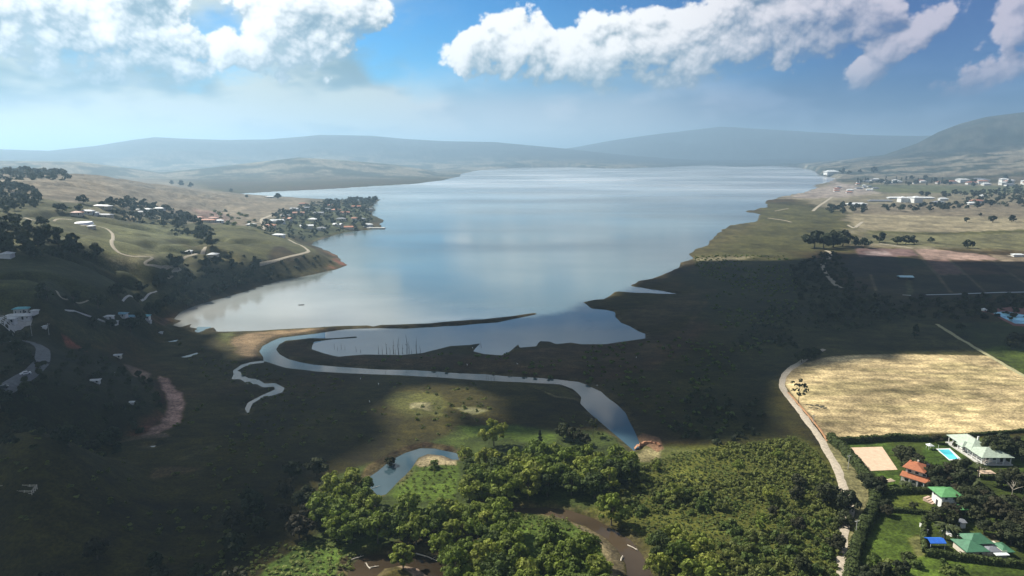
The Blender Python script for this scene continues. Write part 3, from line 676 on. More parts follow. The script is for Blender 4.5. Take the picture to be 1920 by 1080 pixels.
# ------------------------------------------------------------------ plants
def leaf_mat(name, cols, transl=.25):
    m, t, b, o = new_mat(name)
    rnd = t.n('ShaderNodeObjectInfo').outputs['Random']
    tint = t.n('ShaderNodeAttribute', attribute_name='tint').outputs['Fac']
    ramp = t.n('ShaderNodeValToRGB'); t.put(ramp.inputs[0], rnd)
    e = ramp.color_ramp.elements
    for i, c in enumerate(cols):
        if i < 2: el = e[i]; el.position = i/(len(cols)-1)
        else: el = e.new(i/(len(cols)-1))
        el.color = tuple(c)+(1,)
    for i, c in enumerate(cols): e[i].position = i/(len(cols)-1); e[i].color = tuple(c)+(1,)
    col = t.v('SCALE', ramp.outputs[0], t.rng(tint, 0, 1, .55, 1.55, False))
    t.put(b.inputs['Base Color'], col); b.inputs['Roughness'].default_value = .75; b.inputs['Specular IOR Level'].default_value = .2
    tr = t.n('ShaderNodeBsdfTranslucent'); t.put(tr.inputs[0], t.v('MULTIPLY', col, (1.25, 1.35, .6)))
    mx = t.n('ShaderNodeMixShader'); mx.inputs[0].default_value = transl
    m.node_tree.links.new(b.outputs[0], mx.inputs[1]); m.node_tree.links.new(tr.outputs[0], mx.inputs[2]); m.node_tree.links.new(mx.outputs[0], o.inputs[0])
    return m
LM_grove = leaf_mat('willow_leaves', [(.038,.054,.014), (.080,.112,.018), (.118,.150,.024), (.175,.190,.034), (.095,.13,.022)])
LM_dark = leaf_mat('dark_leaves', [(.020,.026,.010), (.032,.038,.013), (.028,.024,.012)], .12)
LM_bush = leaf_mat('bush_leaves', [(.055,.080,.018), (.085,.115,.026), (.13,.145,.036), (.045,.056,.016)], .25)
LM_hill = leaf_mat('hill_tree_leaves', [(.022,.030,.016), (.032,.040,.02), (.042,.05,.024)], .12)
LM_palm = leaf_mat('palm_fronds', [(.04,.05,.018), (.05,.06,.02)], .15)
LM_hedge = leaf_mat('hedge_leaves', [(.045,.06,.016), (.052,.07,.018)], .15)
BARK = simple_mat('bark', (.075, .058, .042), .9, .35, 3)
PALE = simple_mat('bleached_wood', (.42, .37, .30), .8, .3, 2)

def quads(cent, nrm, size, rg, aspect=1.0):
    """leaf-sized quads at points, facing nrm"""
    n = len(cent); r = rg.normal(size=(n, 3)); t1 = np.cross(nrm, r); t1 /= np.linalg.norm(t1, axis=1, keepdims=True)+1e-9
    t2 = np.cross(nrm, t1); t2 /= np.linalg.norm(t2, axis=1, keepdims=True)+1e-9
    s = (size*(.6+.8*rg.random(n)))[:, None]
    V = np.stack([cent-t1*s-t2*s*aspect, cent+t1*s-t2*s*aspect*.6, cent+t1*s*.8+t2*s*aspect, cent-t1*s*.6+t2*s*aspect*.8], 1).reshape(-1, 3)
    return V, np.arange(4*n).reshape(-1, 4)
def crown_geo(seed, Rc, H, nc, nl, ls, base=.3, cr=.34, top=1.0, cone=0.0):
    rg = np.random.default_rng(seed); Vs = []; Fs = []; T = []; o = 0
    mid_ = H*(base+1)/2; hz_ = H*(1-base)/2
    # lumpy outline
    lob = rg.random(6)*6.28
    for i in range(nc):
        a = rg.random()*6.283; u = rg.uniform(-.75, 1)
        w_ = math.sqrt(max(0, 1-u*u))*(1-cone*(u+1)/2)
        rr_ = rg.uniform(.45, .95)*(1+.18*math.sin(2*a+lob[0])+.12*math.sin(3*a+lob[1]))
        c = np.array([Rc*w_*rr_*math.cos(a), Rc*w_*rr_*math.sin(a), mid_+hz_*u*rg.uniform(.75, 1.0)*top])
        cr_ = Rc*cr*rg.uniform(.65, 1.25)*(1-cone*.45*(u+1)/2)
        d = rg.normal(size=(nl, 3)); d /= np.linalg.norm(d, axis=1, keepdims=True); d[:, 2] = np.where(d[:, 2] < -.35, -d[:, 2], d[:, 2])
        p = c+d*cr_*rg.uniform(.72, 1.08, (nl, 1))*np.array([1, 1, .8])
        nrm = d+rg.normal(size=(nl, 3))*.35
        V, F_ = quads(p, nrm, ls, rg); Vs.append(V); Fs.append(F_+o); o += len(V)
        T.append(np.repeat(np.clip(rg.uniform(.25, .75)+rg.normal(size=nl)*.16, 0, 1), 4))
    return np.concatenate(Vs), np.concatenate(Fs), np.concatenate(T)
def tube(P, rad_, k=6):
    P = np.array(P, float); V = []; F_ = []
    for i, p in enumerate(P):
        d = P[min(i+1, len(P)-1)]-P[max(i-1, 0)]; d /= np.linalg.norm(d)+1e-9
        a = np.cross(d, [.3, .9, .1]); a /= np.linalg.norm(a); b_ = np.cross(d, a)
        for j in range(k): t_ = 6.283*j/k; V.append(p+(a*math.cos(t_)+b_*math.sin(t_))*rad_[i])
    for i in range(len(P)-1):
        for j in range(k): F_.append([i*k+j, i*k+(j+1) % k, (i+1)*k+(j+1) % k, (i+1)*k+j])
    return np.array(V), np.array(F_)
def trunk_geo(seed, H, r0, Rc, nl=4, h0=.38):
    rg = np.random.default_rng(seed+900); parts = []
    lean = rg.normal(size=2)*H*.03
    P = [(0, 0, -.4), (lean[0]*.3, lean[1]*.3, H*.25), (lean[0], lean[1], H*.55), (lean[0]*1.3, lean[1]*1.3, H*.85)]
    parts.append(tube(P, [r0*1.25, r0*.85, r0*.6, r0*.2]))
    for i in range(nl):
        a = 6.283*i/nl+rg.random(); h = H*(h0+.1*rg.random()); e = Rc*(.5+.25*rg.random())
        parts.append(tube([(lean[0]*.7, lean[1]*.7, h), (e*.45*math.cos(a), e*.45*math.sin(a), h+H*.14), (e*math.cos(a), e*math.sin(a), h+H*.3)], [r0*.5, r0*.32, r0*.1], 5))
    return join(parts)
def join(parts):
    Vs, Fs, o = [], [], 0
    for V, F_ in parts: Vs.append(V); Fs.append(np.asarray(F_)+o); o += len(V)
    return np.concatenate(Vs), np.concatenate(Fs)
def set_tint(me, T):
    a = me.attributes.new('tint', 'FLOAT', 'POINT'); a.data.foreach_set('value', T.astype(np.float32))
PROTO = {}
def proto(kind, i, mat, Rc, H, nc, nl, ls, r0=.28, **kw):
    V, F_, T = crown_geo(hash((kind, i)) % 1000 if False else i*37+len(kind)*11, Rc, H, nc, nl, ls, **kw)
    cm_ = bpy.data.meshes.new(kind+'_crown'); tmp = mesh_obj('crown', V, F_, mat); cme = tmp.data; set_tint(cme, T); bpy.data.objects.remove(tmp); bpy.data.meshes.remove(cm_)
    tm = None
    if r0:
        V, F_ = trunk_geo(i*13+5, H, r0, Rc); tmp = mesh_obj('trunk', V, F_, BARK); tm = tmp.data; bpy.data.objects.remove(tmp)
    PROTO.setdefault(kind, []).append((cme, tm))
for i in range(6): proto('grove', i, LM_grove, 4.3+.5*(i % 3), 10.5+1.2*(i % 2), 30, 62, .34, .24, base=.16, cr=.30)
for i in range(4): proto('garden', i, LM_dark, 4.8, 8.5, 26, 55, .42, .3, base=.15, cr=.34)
for i in range(4): proto('hill', i, LM_hill, 5.2, 9.5, 16, 22, .95, .35, base=.15, cr=.36)
for i in range(5): proto('bush', i, LM_bush, 2.0, 2.3, 11, 34, .26, None, base=-.25, cr=.40)
for i in range(3): proto('conifer', i, LM_hill, 2.6, 13, 22, 26, .5, .25, base=.08, cr=.38, cone=.85)
for i in range(2): proto('airy', i, LM_dark, 5.0, 13.5, 17, 24, .36, .2, base=.3, cr=.2)

def tree(name, kind, x, y, s=1.0, label=None, cat='tree', group=None, z=None, flat_=1.0, i=None, mat=None):
    i = rng.integers(len(PROTO[kind])) if i is None else i
    cme, tm = PROTO[kind][i]
    z = float(ground(x, y)) if z is None else z
    if tm is None:
        o = bpy.data.objects.new(name, cme); COL.objects.link(o); o.location = (x, y, z-.15)
    else:
        o = empty(name, (x, y, z))
        for nm, me in (('crown', cme), ('trunk', tm)):
            c = bpy.data.objects.new(nm, me); COL.objects.link(c); c.parent = o
    o.rotation_euler = (0, 0, rng.random()*6.283); o.scale = (s*(.9+.2*rng.random()), s*(.9+.2*rng.random()), s*flat_*(.9+.2*rng.random()))
    tag(o, label, cat, group); return o
def scatter(poly, gap, seed=1, world=None, maxn=4000, avoid=(), on_water=False):
    if world is None: p = np.array(poly, float); world = hit(p[:, 0], p[:, 1])[:, :2]
    rg = np.random.default_rng(seed); lo_, hi_2 = world.min(0), world.max(0)
    n = int(min(60000, (hi_2-lo_).prod()/gap**2*5)+10); P = lo_+(hi_2-lo_)*rg.random((n, 2))
    P = P[sdf(world, P[:, 0], P[:, 1]) < 0]
    for a in avoid:
        q_ = np.array(a, float); q_ = hit(q_[:, 0], q_[:, 1])[:, :2]; P = P[sdf(q_, P[:, 0], P[:, 1]) > 0]
    if not on_water: P = P[ground(P[:, 0], P[:, 1]) > .25] if len(P) else P
    keep = {}; out = []
    for x, y in P:
        c = (int(x//gap), int(y//gap)); ok = True
        for i in (-1, 0, 1):
            for j in (-1, 0, 1):
                for (a, b_) in keep.get((c[0]+i, c[1]+j), ()):
                    if (a-x)**2+(b_-y)**2 < gap*gap: ok = False; break
                if not ok: break
            if not ok: break
        if ok: keep.setdefault(c, []).append((x, y)); out.append((x, y))
        if len(out) >= maxn: break
    return np.array(out).reshape(-1, 2)
def mass(name, kind, P, smin, smax, mat, nq=60, seed=5, H=2.3, Rc=2.0, ls=.42, zs=1.0, label=None):
    """countless plants as one object: real clumps of leaves at every point"""
    if not len(P): return
    rg = np.random.default_rng(seed); Z = ground(P[:, 0], P[:, 1]); protos = [crown_geo(seed*7+k, Rc, H, max(4, nq//11), 11, ls, base=-.25, cr=.42) for k in range(5)]
    Vs, Fs, Ts, o = [], [], [], 0
    for (x, y), z in zip(P, Z):
        V, F_, T = protos[rg.integers(5)]; s = rg.uniform(smin, smax); a = rg.random()*6.283; c_, s__ = math.cos(a)*s, math.sin(a)*s
        W_ = np.empty_like(V); W_[:, 0] = V[:, 0]*c_-V[:, 1]*s__+x; W_[:, 1] = V[:, 0]*s__+V[:, 1]*c_+y; W_[:, 2] = V[:, 2]*s*zs+z-.1
        Vs.append(W_); Fs.append(F_+o); o += len(V); Ts.append(np.clip(T*.6+rg.random()*.55-.1, 0, 1))
    ob = mesh_obj(name, np.concatenate(Vs), np.concatenate(Fs), mat); set_tint(ob.data, np.concatenate(Ts)); tag(ob, label, None, None, 'stuff'); return ob

# ---- the willow grove round the pond and along the brown river
G_N = [(862,925),(880,900),(905,885),(960,878),(1020,874),(1100,872),(1165,878),(1190,890),(1190,905),(1150,928),(1100,940),(1060,944),(960,946),(890,944),(866,938)]
G_W = [(640,930),(690,925),(712,970),(760,992),(850,985),(900,990),(940,1000),(955,1045),(1040,1050),(1105,1060),(1130,1090),(1150,1150),(850,1150),(845,1060),(812,1034),(760,1022),(700,1020),(640,1028),(605,1022),(600,985),(618,945)]
G_R = [(1215,1035),(1300,1035),(1340,1060),(1330,1120),(1250,1120),(1225,1080)]
ORD = 'first second third fourth fifth sixth seventh eighth ninth tenth eleventh twelfth thirteenth fourteenth fifteenth sixteenth seventeenth eighteenth nineteenth twentieth'.split()
def ordered(P, per=9):
    """rows from far to near, left to right: a phrase that finds each tree again"""
    rows = max(1, round(len(P)/per)); o = P[np.argsort(-P[:, 1])]; out = []
    rn = {1: ['only'], 2: ['back', 'front'], 3: ['back', 'middle', 'front']}.get(rows) or ['back']+['%s-back' % ORD[i] for i in range(1, rows-1)]+['front']
    for i, ch in enumerate(np.array_split(o, rows)):
        for j, (x, y) in enumerate(ch[np.argsort(ch[:, 0]/ch[:, 1])]): out.append((x, y, '%s from the left in the %s row' % (ORD[min(j, 19)], rn[i])))
    return out
PG = scatter(G_N, 5.4, 3)
for x, y, ph in ordered(PG): tree('willow_tree', 'grove', x, y, rng.uniform(.72, 1.08), 'willow, '+ph+', grove above the brown river', 'tree', 'willows of the grove between pond and blue river')
PG2 = scatter(G_W, 5.4, 4)
for x, y, ph in ordered(PG2): tree('willow_tree', 'grove', x, y, rng.uniform(.75, 1.12), 'willow, '+ph+', wood below the pond', 'tree', 'willows of the wood below the pond')
PG3 = scatter(G_R, 5.6, 5)
for x, y, ph in ordered(PG3, 5): tree('willow_tree', 'grove', x, y, rng.uniform(.7, .95), 'willow, '+ph+', right bank of the brown river', 'tree', 'willows on the right bank of the brown river')
def one(px, py, name, kind, s, label, cat='tree', group=None, **kw):
    h = hit(float(px), float(py)); return tree(name, kind, float(h[0]), float(h[1]), s, label, cat, group, **kw)
one(926, 836, 'round_tree', 'grove', .98, 'lone round tree with a pale top at the upper edge of the willow grove')
one(1012, 836, 'pointed_tree', 'conifer', .55, 'small pointed tree on the bright grass above the willow grove')
one(1056, 822, 'round_tree', 'garden', .78, 'leftmost of three dark trees beside the blue river above the grove')
one(1076, 828, 'round_tree', 'garden', .75, 'middle of three dark trees beside the blue river above the grove')
one(1098, 834, 'round_tree', 'garden', .55, 'rightmost and smallest of three dark trees beside the blue river above the grove')
one(1112, 818, 'pale_tree', 'airy', .7, 'thin pale tree on the bank where the blue river narrows')
one(1146, 985, 'willow_tree', 'grove', .95, 'tall yellow-green willow alone on the bend of the brown river')
one(756, 1066, 'willow_tree', 'grove', .8, 'willow on the sandy bar inside the brown backwater')
one(872, 870, 'willow_tree', 'grove', .7, 'small willow beside the sandbank of the pond')
one(812, 878, 'willow_shrub', 'bush', 1.3, 'green willow shrub on the yellow sandbank of the pond', 'shrub')
one(732, 872, 'waterside_tree', 'garden', .5, 'dark tree overhanging the outer bank of the pond')
# bush land between the brown river and the lane
B_L = [(1165,945),(1200,880),(1260,850),(1330,842),(1420,830),(1490,820),(1530,850),(1555,890),(1572,925),(1580,960),(1572,1010),(1562,1120),(1340,1120),(1330,1060),(1230,1030),(1200,1000),(1150,975)]
PB = scatter(B_L, 2.1, 6); PB = PB[fbm(PB[:, 0], PB[:, 1], 22, 3, .6, 300) > .37]
dk = np.hypot(PB[:, 0], PB[:, 1]); od = np.argsort(dk)
for n, j in enumerate(od[:280]):
    x, y = PB[j]
    tree('bush', 'bush', x, y, rng.choice([.4, .55, .7, .9, 1.25])*rng.uniform(.85, 1.15), 'leafy green bush in the thicket between the brown river and the dirt lane', 'bush', 'bushes between the brown river and the lane')
rest = PB[od[280:]]
mass('thicket', 'bush', rest, .35, .95, LM_bush, 66, 21, ls=.42)
LOWC = scatter(B_L, 1.5, 66); mass('creepers', 'bush', LOWC, .22, .5, LM_bush, 22, 67, ls=.55, zs=.7)
# darker small trees standing in that thicket
for n, (x, y, ph) in enumerate(ordered(scatter([(1470,900),(1530,880),(1575,930),(1590,990),(1560,1090),(1440,1090),(1420,1000)], 11, 8))):
    tree('thicket_tree', 'garden', x, y, rng.uniform(.35, .65), 'dark tree, '+ph+', thicket beside the lane', 'tree', 'dark trees in the thicket beside the lane')
for n, (x, y, ph) in enumerate(ordered(scatter([(1230,880),(1460,860),(1460,1000),(1300,1010)], 19, 9), 10)):
    tree('thicket_tree', 'grove', x, y, rng.uniform(.35, .55), 'low olive tree, '+ph+', among riverside bushes', 'tree', 'low trees among the bushes near the river')
one(1590, 962, 'lane_tree', 'garden', .85, 'spreading dark tree leaning over the lane at the ribbed verge')
one(1545, 945, 'lane_tree', 'garden', .8, 'dark tree at the edge of the thicket, left of the lane')
# shaded scrub on the low ground
SCR = scatter([(1260,820),(1300,700),(1400,620),(1500,520),(1560,560),(1700,580),(1690,600),(1600,620),(1520,650),(1470,690),(1452,740),(1480,800),(1350,838)], 5.5, 10); SCR = SCR[fbm(SCR[:, 0], SCR[:, 1], 60, 4, .6, 301) > .46]
mass('scrub', 'bush', SCR, .35, 1.2, LM_bush if False else LM_hill, 44, 23, ls=.6)
SCR2 = scatter([(1480,500),(1560,470),(1600,520),(1640,555),(1720,560),(1920,552),(1990,556),(1990,600),(1700,596),(1560,600),(1500,560)], 9, 11)
mass('field_edge_scrub', 'bush', SCR2, .8, 2.0, LM_dark, 44, 24, ls=.7)
SCR3 = scatter([(460,1030),(560,1018),(640,1022),(660,1040),(640,1120),(300,1120),(420,1050)], 2.6, 12)
mass('creeper_thicket', 'bush', SCR3, .4, .95, LM_bush, 44, 25, ls=.4, zs=.6)
SC4 = scatter([(730,895),(780,872),(850,872),(855,930),(760,945)], 2.4, 13)
mass('meadow_tufts', 'bush', SC4, .25, .5, LM_bush, 33, 26, ls=.35)
SC5 = scatter([(960,966),(1060,975),(1130,1016),(1100,1030),(960,1000)], 2.4, 14)
mass('bank_creepers', 'bush', SC5, .35, .7, LM_bush, 33, 27, ls=.35)
SC6 = scatter([(0,650),(100,700),(150,650),(260,700),(300,760),(240,830),(80,860),(-60,900),(-60,650)], 7, 15)
mass('hillside_scrub', 'bush', SC6, .6, 1.5, LM_dark, 33, 28, ls=.6)
SC7 = scatter([(340,470),(420,478),(500,495),(600,480),(630,495),(520,520),(330,575),(300,520)], 10, 16)
mass('shore_scrub', 'bush', SC7, .7, 1.6, LM_hill, 33, 29, ls=.8)
MT = scatter([(540,675),(900,668),(1000,655),(1220,640),(1340,600),(1300,480),(1480,480),(1500,560),(1440,640),(1380,760),(1340,830),(1250,800),(1130,722),(1000,707),(800,693),(650,686)], 6.0, 151, maxn=6000)
MT = MT[fbm(MT[:, 0], MT[:, 1], 45, 4, .6, 302) > .47]; mass('marsh_tufts', 'bush', MT, .35, 1.05, LM_bush, 22, 152, ls=.7, zs=.7)
MT = scatter([(330,640),(480,690),(560,700),(1000,722),(1080,760),(1150,820),(900,790),(740,840),(560,900),(420,1040),(100,1060),(-40,900),(240,850),(340,790),(400,740)], 5.5, 153, maxn=6000)
MT = MT[fbm(MT[:, 0], MT[:, 1], 30, 4, .6, 303) > .5]; mass('marsh_tufts', 'bush', MT, .3, .9, LM_bush, 22, 154, ls=.6, zs=.7)
# dark trees in the cloud shade at the lower left
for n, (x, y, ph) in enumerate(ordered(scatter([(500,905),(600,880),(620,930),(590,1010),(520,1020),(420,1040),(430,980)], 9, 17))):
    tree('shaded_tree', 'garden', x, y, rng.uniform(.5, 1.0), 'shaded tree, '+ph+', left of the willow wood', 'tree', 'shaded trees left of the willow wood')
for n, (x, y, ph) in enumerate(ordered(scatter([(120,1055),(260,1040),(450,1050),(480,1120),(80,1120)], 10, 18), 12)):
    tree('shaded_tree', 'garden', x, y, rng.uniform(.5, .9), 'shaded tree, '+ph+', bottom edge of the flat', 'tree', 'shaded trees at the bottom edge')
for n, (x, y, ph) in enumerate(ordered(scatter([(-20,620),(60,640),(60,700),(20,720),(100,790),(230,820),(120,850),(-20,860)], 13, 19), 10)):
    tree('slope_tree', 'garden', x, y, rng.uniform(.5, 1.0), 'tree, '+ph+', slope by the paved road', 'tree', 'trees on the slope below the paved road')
# left hills
HW = [([(-60,318),(60,318),(128,330),(130,336),(60,338),(-60,336)], 16, 'dark tree of the wood on the crest of the left hill', 'wood on the hill crest', 1.25),
 ([(-30,350),(30,345),(80,372),(60,392),(20,400),(-30,400)], 13, 'dark tree above the pasture at the left edge', 'trees above the pasture', 1.0),
 ([(-30,420),(50,432),(120,458),(185,478),(180,490),(80,488),(-30,478)], 10, 'dark tree of the wood running down the left slope', 'wood running down the left slope', 1.0),
 ([(188,385),(240,376),(290,388),(350,402),(385,432),(410,465),(395,470),(365,445),(300,422),(215,410)], 13, 'dark tree in the strip of wood behind the hillside farm', 'strip of wood behind the farm', 1.0),
 ([(255,545),(330,505),(420,488),(500,498),(525,520),(430,548),(340,582),(285,582)], 13, 'dark tree on the wooded bank above the lake inlet', 'wooded bank above the inlet', .95),
 ([(60,565),(120,560),(200,570),(300,580),(290,610),(200,625),(110,610)], 14, 'dark tree round the shaded lakeside houses', 'trees round the lakeside houses', .9),
 ([(525,400),(600,380),(690,372),(702,400),(690,426),(620,440),(560,450),(500,440),(490,425)], 19, 'tree in the gardens of the village on the point', 'trees of the village on the point', .95)]
for n, (poly, gap, lab, grp, s) in enumerate(HW):
    P = scatter(poly, gap, 30+n)
    m = 45
    for x, y, ph in ordered(P[:m]): tree('hill_tree', 'hill', x, y, s*rng.uniform(.7, 1.2), ('tree, '+ph+', '+grp).replace(' from the left', ' from left'), 'tree', grp)
    if len(P) > m: mass('woodland', 'hill', P[m:], s*.75*2, s*1.2*2, LM_hill, 66, 40+n, H=4.2, Rc=2.4, ls=.55)
for (a, b_, s, lab) in [(322,346,1.5,'left tree of the dark clump on the skyline of the pasture'),(340,349,1.9,'biggest tree of the dark clump on the skyline of the pasture'),(358,352,1.6,'right tree of the dark clump on the skyline of the pasture'),
   (432,360,1.3,'small round tree alone on the pasture skyline, right of the dark clump'),(521,374,1.5,'round tree beside the small farm near the point'),(463,371,.8,'tiny tree left of the small farm near the point'),
   (156,382,1.1,'dark tree beside the lane above the hillside farm'),(77,425,1.0,'wispy tree on the pasture left of the white roof'),(107,395,.9,'pair tree on the pasture, left one'),(117,396,.9,'pair tree on the pasture, right one'),
   (148,398,.9,'slim dark tree beside the hillside farm'),(249,414,.45,'tiny dark tree on the crest of the green paddock'),(696,384,1.6,'big dark tree at the tip of the village point'),(684,397,1.2,'second dark tree at the tip of the village point'),
   (620,384,1.4,'tall tree on the skyline of the village point, left one'),(634,384,1.3,'tall tree on the skyline of the village point, middle one'),(648,385,1.3,'tall tree on the skyline of the village point, right one')]:
    one(a, b_, 'hill_tree', 'hill', s, lab)
for j, (x, y, ph) in enumerate(ordered(scatter([(668,366),(705,362),(706,382),(650,382)], 22, 60), 10)): tree('hill_tree', 'hill', x, y, 1.1, 'tree, '+ph+', islet tip beyond the village', 'tree', 'trees on the islet tip')
for j, (x, y, ph) in enumerate(ordered(scatter([(400,395),(470,405),(500,432),(430,425),(395,405)], 26, 61), 10)): tree('hill_bush', 'bush', x, y, 1.9, 'bush, '+ph+', track to the hamlet', 'bush', 'bushes along the track to the hamlet')
for j, (x, y, ph) in enumerate(ordered(scatter([(90,392),(150,385),(160,392),(100,398)], 26, 62), 10)): tree('hill_bush', 'bush', x, y, 1.4, 'bush, '+ph+', pasture above the white roof', 'bush', 'bushes dotting the pasture')
# right bank
for (a, b_, s, lab, kd) in [(1527,465,2.3,'left dark giant of the pair by the winding ditch','hill'),(1544,466,2.1,'dark big tree between the giants by the winding ditch','hill'),(1562,464,2.4,'right dark giant of the pair by the winding ditch','hill'),(1580,462,2.0,'rightmost big tree beside the winding ditch','hill'),
   (1604,461,1.3,'first of two round trees above the ploughed land','hill'),(1620,465,1.4,'second, nearer round tree above the ploughed land','hill'),(1649,455,1.6,'tall lollipop tree beside the farm track','hill'),
   (1682,458,1.1,'left part of the bamboo clump by the farm track','hill'),(1698,458,1.2,'middle part of the bamboo clump by the farm track','hill'),(1714,458,1.2,'right part of the bamboo clump by the farm track','hill'),
   (1745,455,.8,'low round bush right of the bamboo clump','hill'),(1815,465,1.1,'dome-shaped tree above the pink ploughed plot','hill'),(1812,417,1.0,'small tree in the middle of the straw fields','hill'),(1861,417,1.4,'wide low tree in the straw fields','hill'),(1897,416,1.1,'row bush right of the wide low tree','hill'),(1837,405,.7,'tiny tree at the far edge of the straw fields','hill'),
   (1715,636,.9,'dark narrow tree in the shaded meadow','conifer'),(1905,650,1.1,'dark tree at the right edge above the green strip','garden'),(1898,655,.9,'smaller dark tree at the right edge above the green strip','garden'),(1800,620,.7,'round dark tree in the shaded meadow below the pool','garden')]:
    one(a, b_, 'field_tree', kd, s, lab)
HR = [([(1548,392),(1600,386),(1625,392),(1620,400),(1560,402)], 22, 'dark tree where the shore road meets the straw fields', 'trees by the shore road', 1.1),
 ([(1655,396),(1720,398),(1800,392),(1800,385),(1740,384),(1720,390),(1655,390)], 24, 'tree of the hedge line in front of the white lakeside houses', 'trees in front of the white houses', 1.0),
 ([(1800,392),(1990,386),(1990,352),(1900,352),(1850,362),(1800,376)], 38, 'dark tree of the wood at the right edge', 'wood at the right edge', 1.5),
 ([(1720,366),(1860,360),(1870,366),(1730,372)], 45, 'tree of the long row behind the lakeside houses', 'row behind the lakeside houses', 1.3),
 ([(1600,340),(1725,336),(1770,344),(1770,349),(1600,348)], 55, 'tree of the far row across the valley floor', 'far row across the valley floor', 1.9),
 ([(1770,340),(1920,334),(1990,335),(1990,350),(1780,350)], 75, 'tree among the houses of the far town', 'trees of the far town', 1.7),
 ([(1568,326),(1620,322),(1650,324),(1600,329)], 90, 'hazy tree beside the big white house on the far shore', 'trees of the far shore', 2.6)]
for n, (poly, gap, lab, grp, s) in enumerate(HR):
    P = scatter(poly, gap, 70+n)
    for x, y, ph in ordered(P[:34]): tree('far_tree', 'conifer' if n == 4 and rng.random() < .5 else 'hill', x, y, s*rng.uniform(.7, 1.25), ('tree, '+ph+', '+grp).replace(' from the left', ' from left'), 'tree', grp)
    if len(P) > 34: mass('woodland', 'hill', P[34:], s*1.6, s*2.6, LM_hill, 66, 80+n, H=4.2, Rc=2.4, ls=.55)
# the tree in the tan field
one(1497, 757, 'field_tree', 'airy', 1.02, 'slender airy tree casting its shadow on the tan hay field', i=0)
for (a, b_, s, lab) in [(1503,680,.8,'dark tree where the lane enters the cloud shade, left one'),(1515,676,.8,'dark tree where the lane enters the cloud shade, middle one'),(1528,671,.7,'dark tree where the lane enters the cloud shade, right one')]: one(a, b_, 'lane_tree', 'garden', s, lab)
# trees of the gardens at the lower right
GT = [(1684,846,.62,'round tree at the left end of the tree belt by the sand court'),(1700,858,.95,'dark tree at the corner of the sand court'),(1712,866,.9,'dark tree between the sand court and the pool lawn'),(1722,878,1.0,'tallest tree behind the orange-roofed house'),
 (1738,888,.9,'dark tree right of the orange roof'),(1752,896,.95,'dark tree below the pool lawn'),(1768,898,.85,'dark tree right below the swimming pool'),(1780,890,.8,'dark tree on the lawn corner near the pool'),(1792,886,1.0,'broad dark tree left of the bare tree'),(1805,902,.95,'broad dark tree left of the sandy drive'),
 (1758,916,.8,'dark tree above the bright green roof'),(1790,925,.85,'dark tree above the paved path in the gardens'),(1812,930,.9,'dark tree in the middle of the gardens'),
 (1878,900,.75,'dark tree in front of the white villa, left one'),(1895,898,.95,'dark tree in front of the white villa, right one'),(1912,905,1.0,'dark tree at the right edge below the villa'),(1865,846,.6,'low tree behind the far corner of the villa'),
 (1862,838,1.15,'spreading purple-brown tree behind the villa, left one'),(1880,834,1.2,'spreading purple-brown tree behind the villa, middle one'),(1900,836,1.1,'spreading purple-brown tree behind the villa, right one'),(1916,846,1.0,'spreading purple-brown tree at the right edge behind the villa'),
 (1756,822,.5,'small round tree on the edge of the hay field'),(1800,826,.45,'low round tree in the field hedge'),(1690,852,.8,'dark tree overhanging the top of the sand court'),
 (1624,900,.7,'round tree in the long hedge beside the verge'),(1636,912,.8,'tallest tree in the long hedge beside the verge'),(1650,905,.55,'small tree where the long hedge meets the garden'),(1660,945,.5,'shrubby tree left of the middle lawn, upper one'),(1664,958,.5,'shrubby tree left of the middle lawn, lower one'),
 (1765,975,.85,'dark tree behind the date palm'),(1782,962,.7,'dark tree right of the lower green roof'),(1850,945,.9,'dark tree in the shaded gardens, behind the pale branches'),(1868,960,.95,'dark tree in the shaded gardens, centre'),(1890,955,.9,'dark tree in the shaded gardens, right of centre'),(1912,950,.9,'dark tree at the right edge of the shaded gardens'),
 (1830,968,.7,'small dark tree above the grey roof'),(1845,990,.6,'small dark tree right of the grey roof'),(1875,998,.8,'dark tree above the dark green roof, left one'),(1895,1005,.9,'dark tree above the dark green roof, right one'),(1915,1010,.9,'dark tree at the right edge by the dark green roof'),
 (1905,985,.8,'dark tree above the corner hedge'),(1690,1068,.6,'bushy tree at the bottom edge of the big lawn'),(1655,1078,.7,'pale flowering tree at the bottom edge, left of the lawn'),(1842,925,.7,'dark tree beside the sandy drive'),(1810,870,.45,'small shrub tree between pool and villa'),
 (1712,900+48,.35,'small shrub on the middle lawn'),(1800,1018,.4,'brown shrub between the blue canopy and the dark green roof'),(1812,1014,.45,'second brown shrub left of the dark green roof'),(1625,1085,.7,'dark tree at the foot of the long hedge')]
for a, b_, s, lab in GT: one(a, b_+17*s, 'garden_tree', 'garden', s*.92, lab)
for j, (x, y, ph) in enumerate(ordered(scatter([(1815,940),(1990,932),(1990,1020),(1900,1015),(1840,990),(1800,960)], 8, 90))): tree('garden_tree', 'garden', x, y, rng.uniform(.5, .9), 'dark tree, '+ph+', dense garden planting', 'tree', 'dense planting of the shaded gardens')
for a, b_, s, lab in [(1778,1075,1.1,'round dark bush on the lawn below the box hedge, left one'),(1795,1070,.9,'round dark bush on the lawn below the box hedge, right one'),(1700,1052,1.2,'flat dark bush lying on the big lawn'),(1714,1060,1.3,'second flat dark bush on the big lawn'),(1772,1060,.8,'tiny bush just under the box hedge'),
  (1640,1060,1.3,'pale bush left of the big lawn, upper one'),(1660,1066,1.3,'pale bush left of the big lawn, lower one')]: one(a, b_, 'garden_bush', 'bush', s, lab, 'bush')

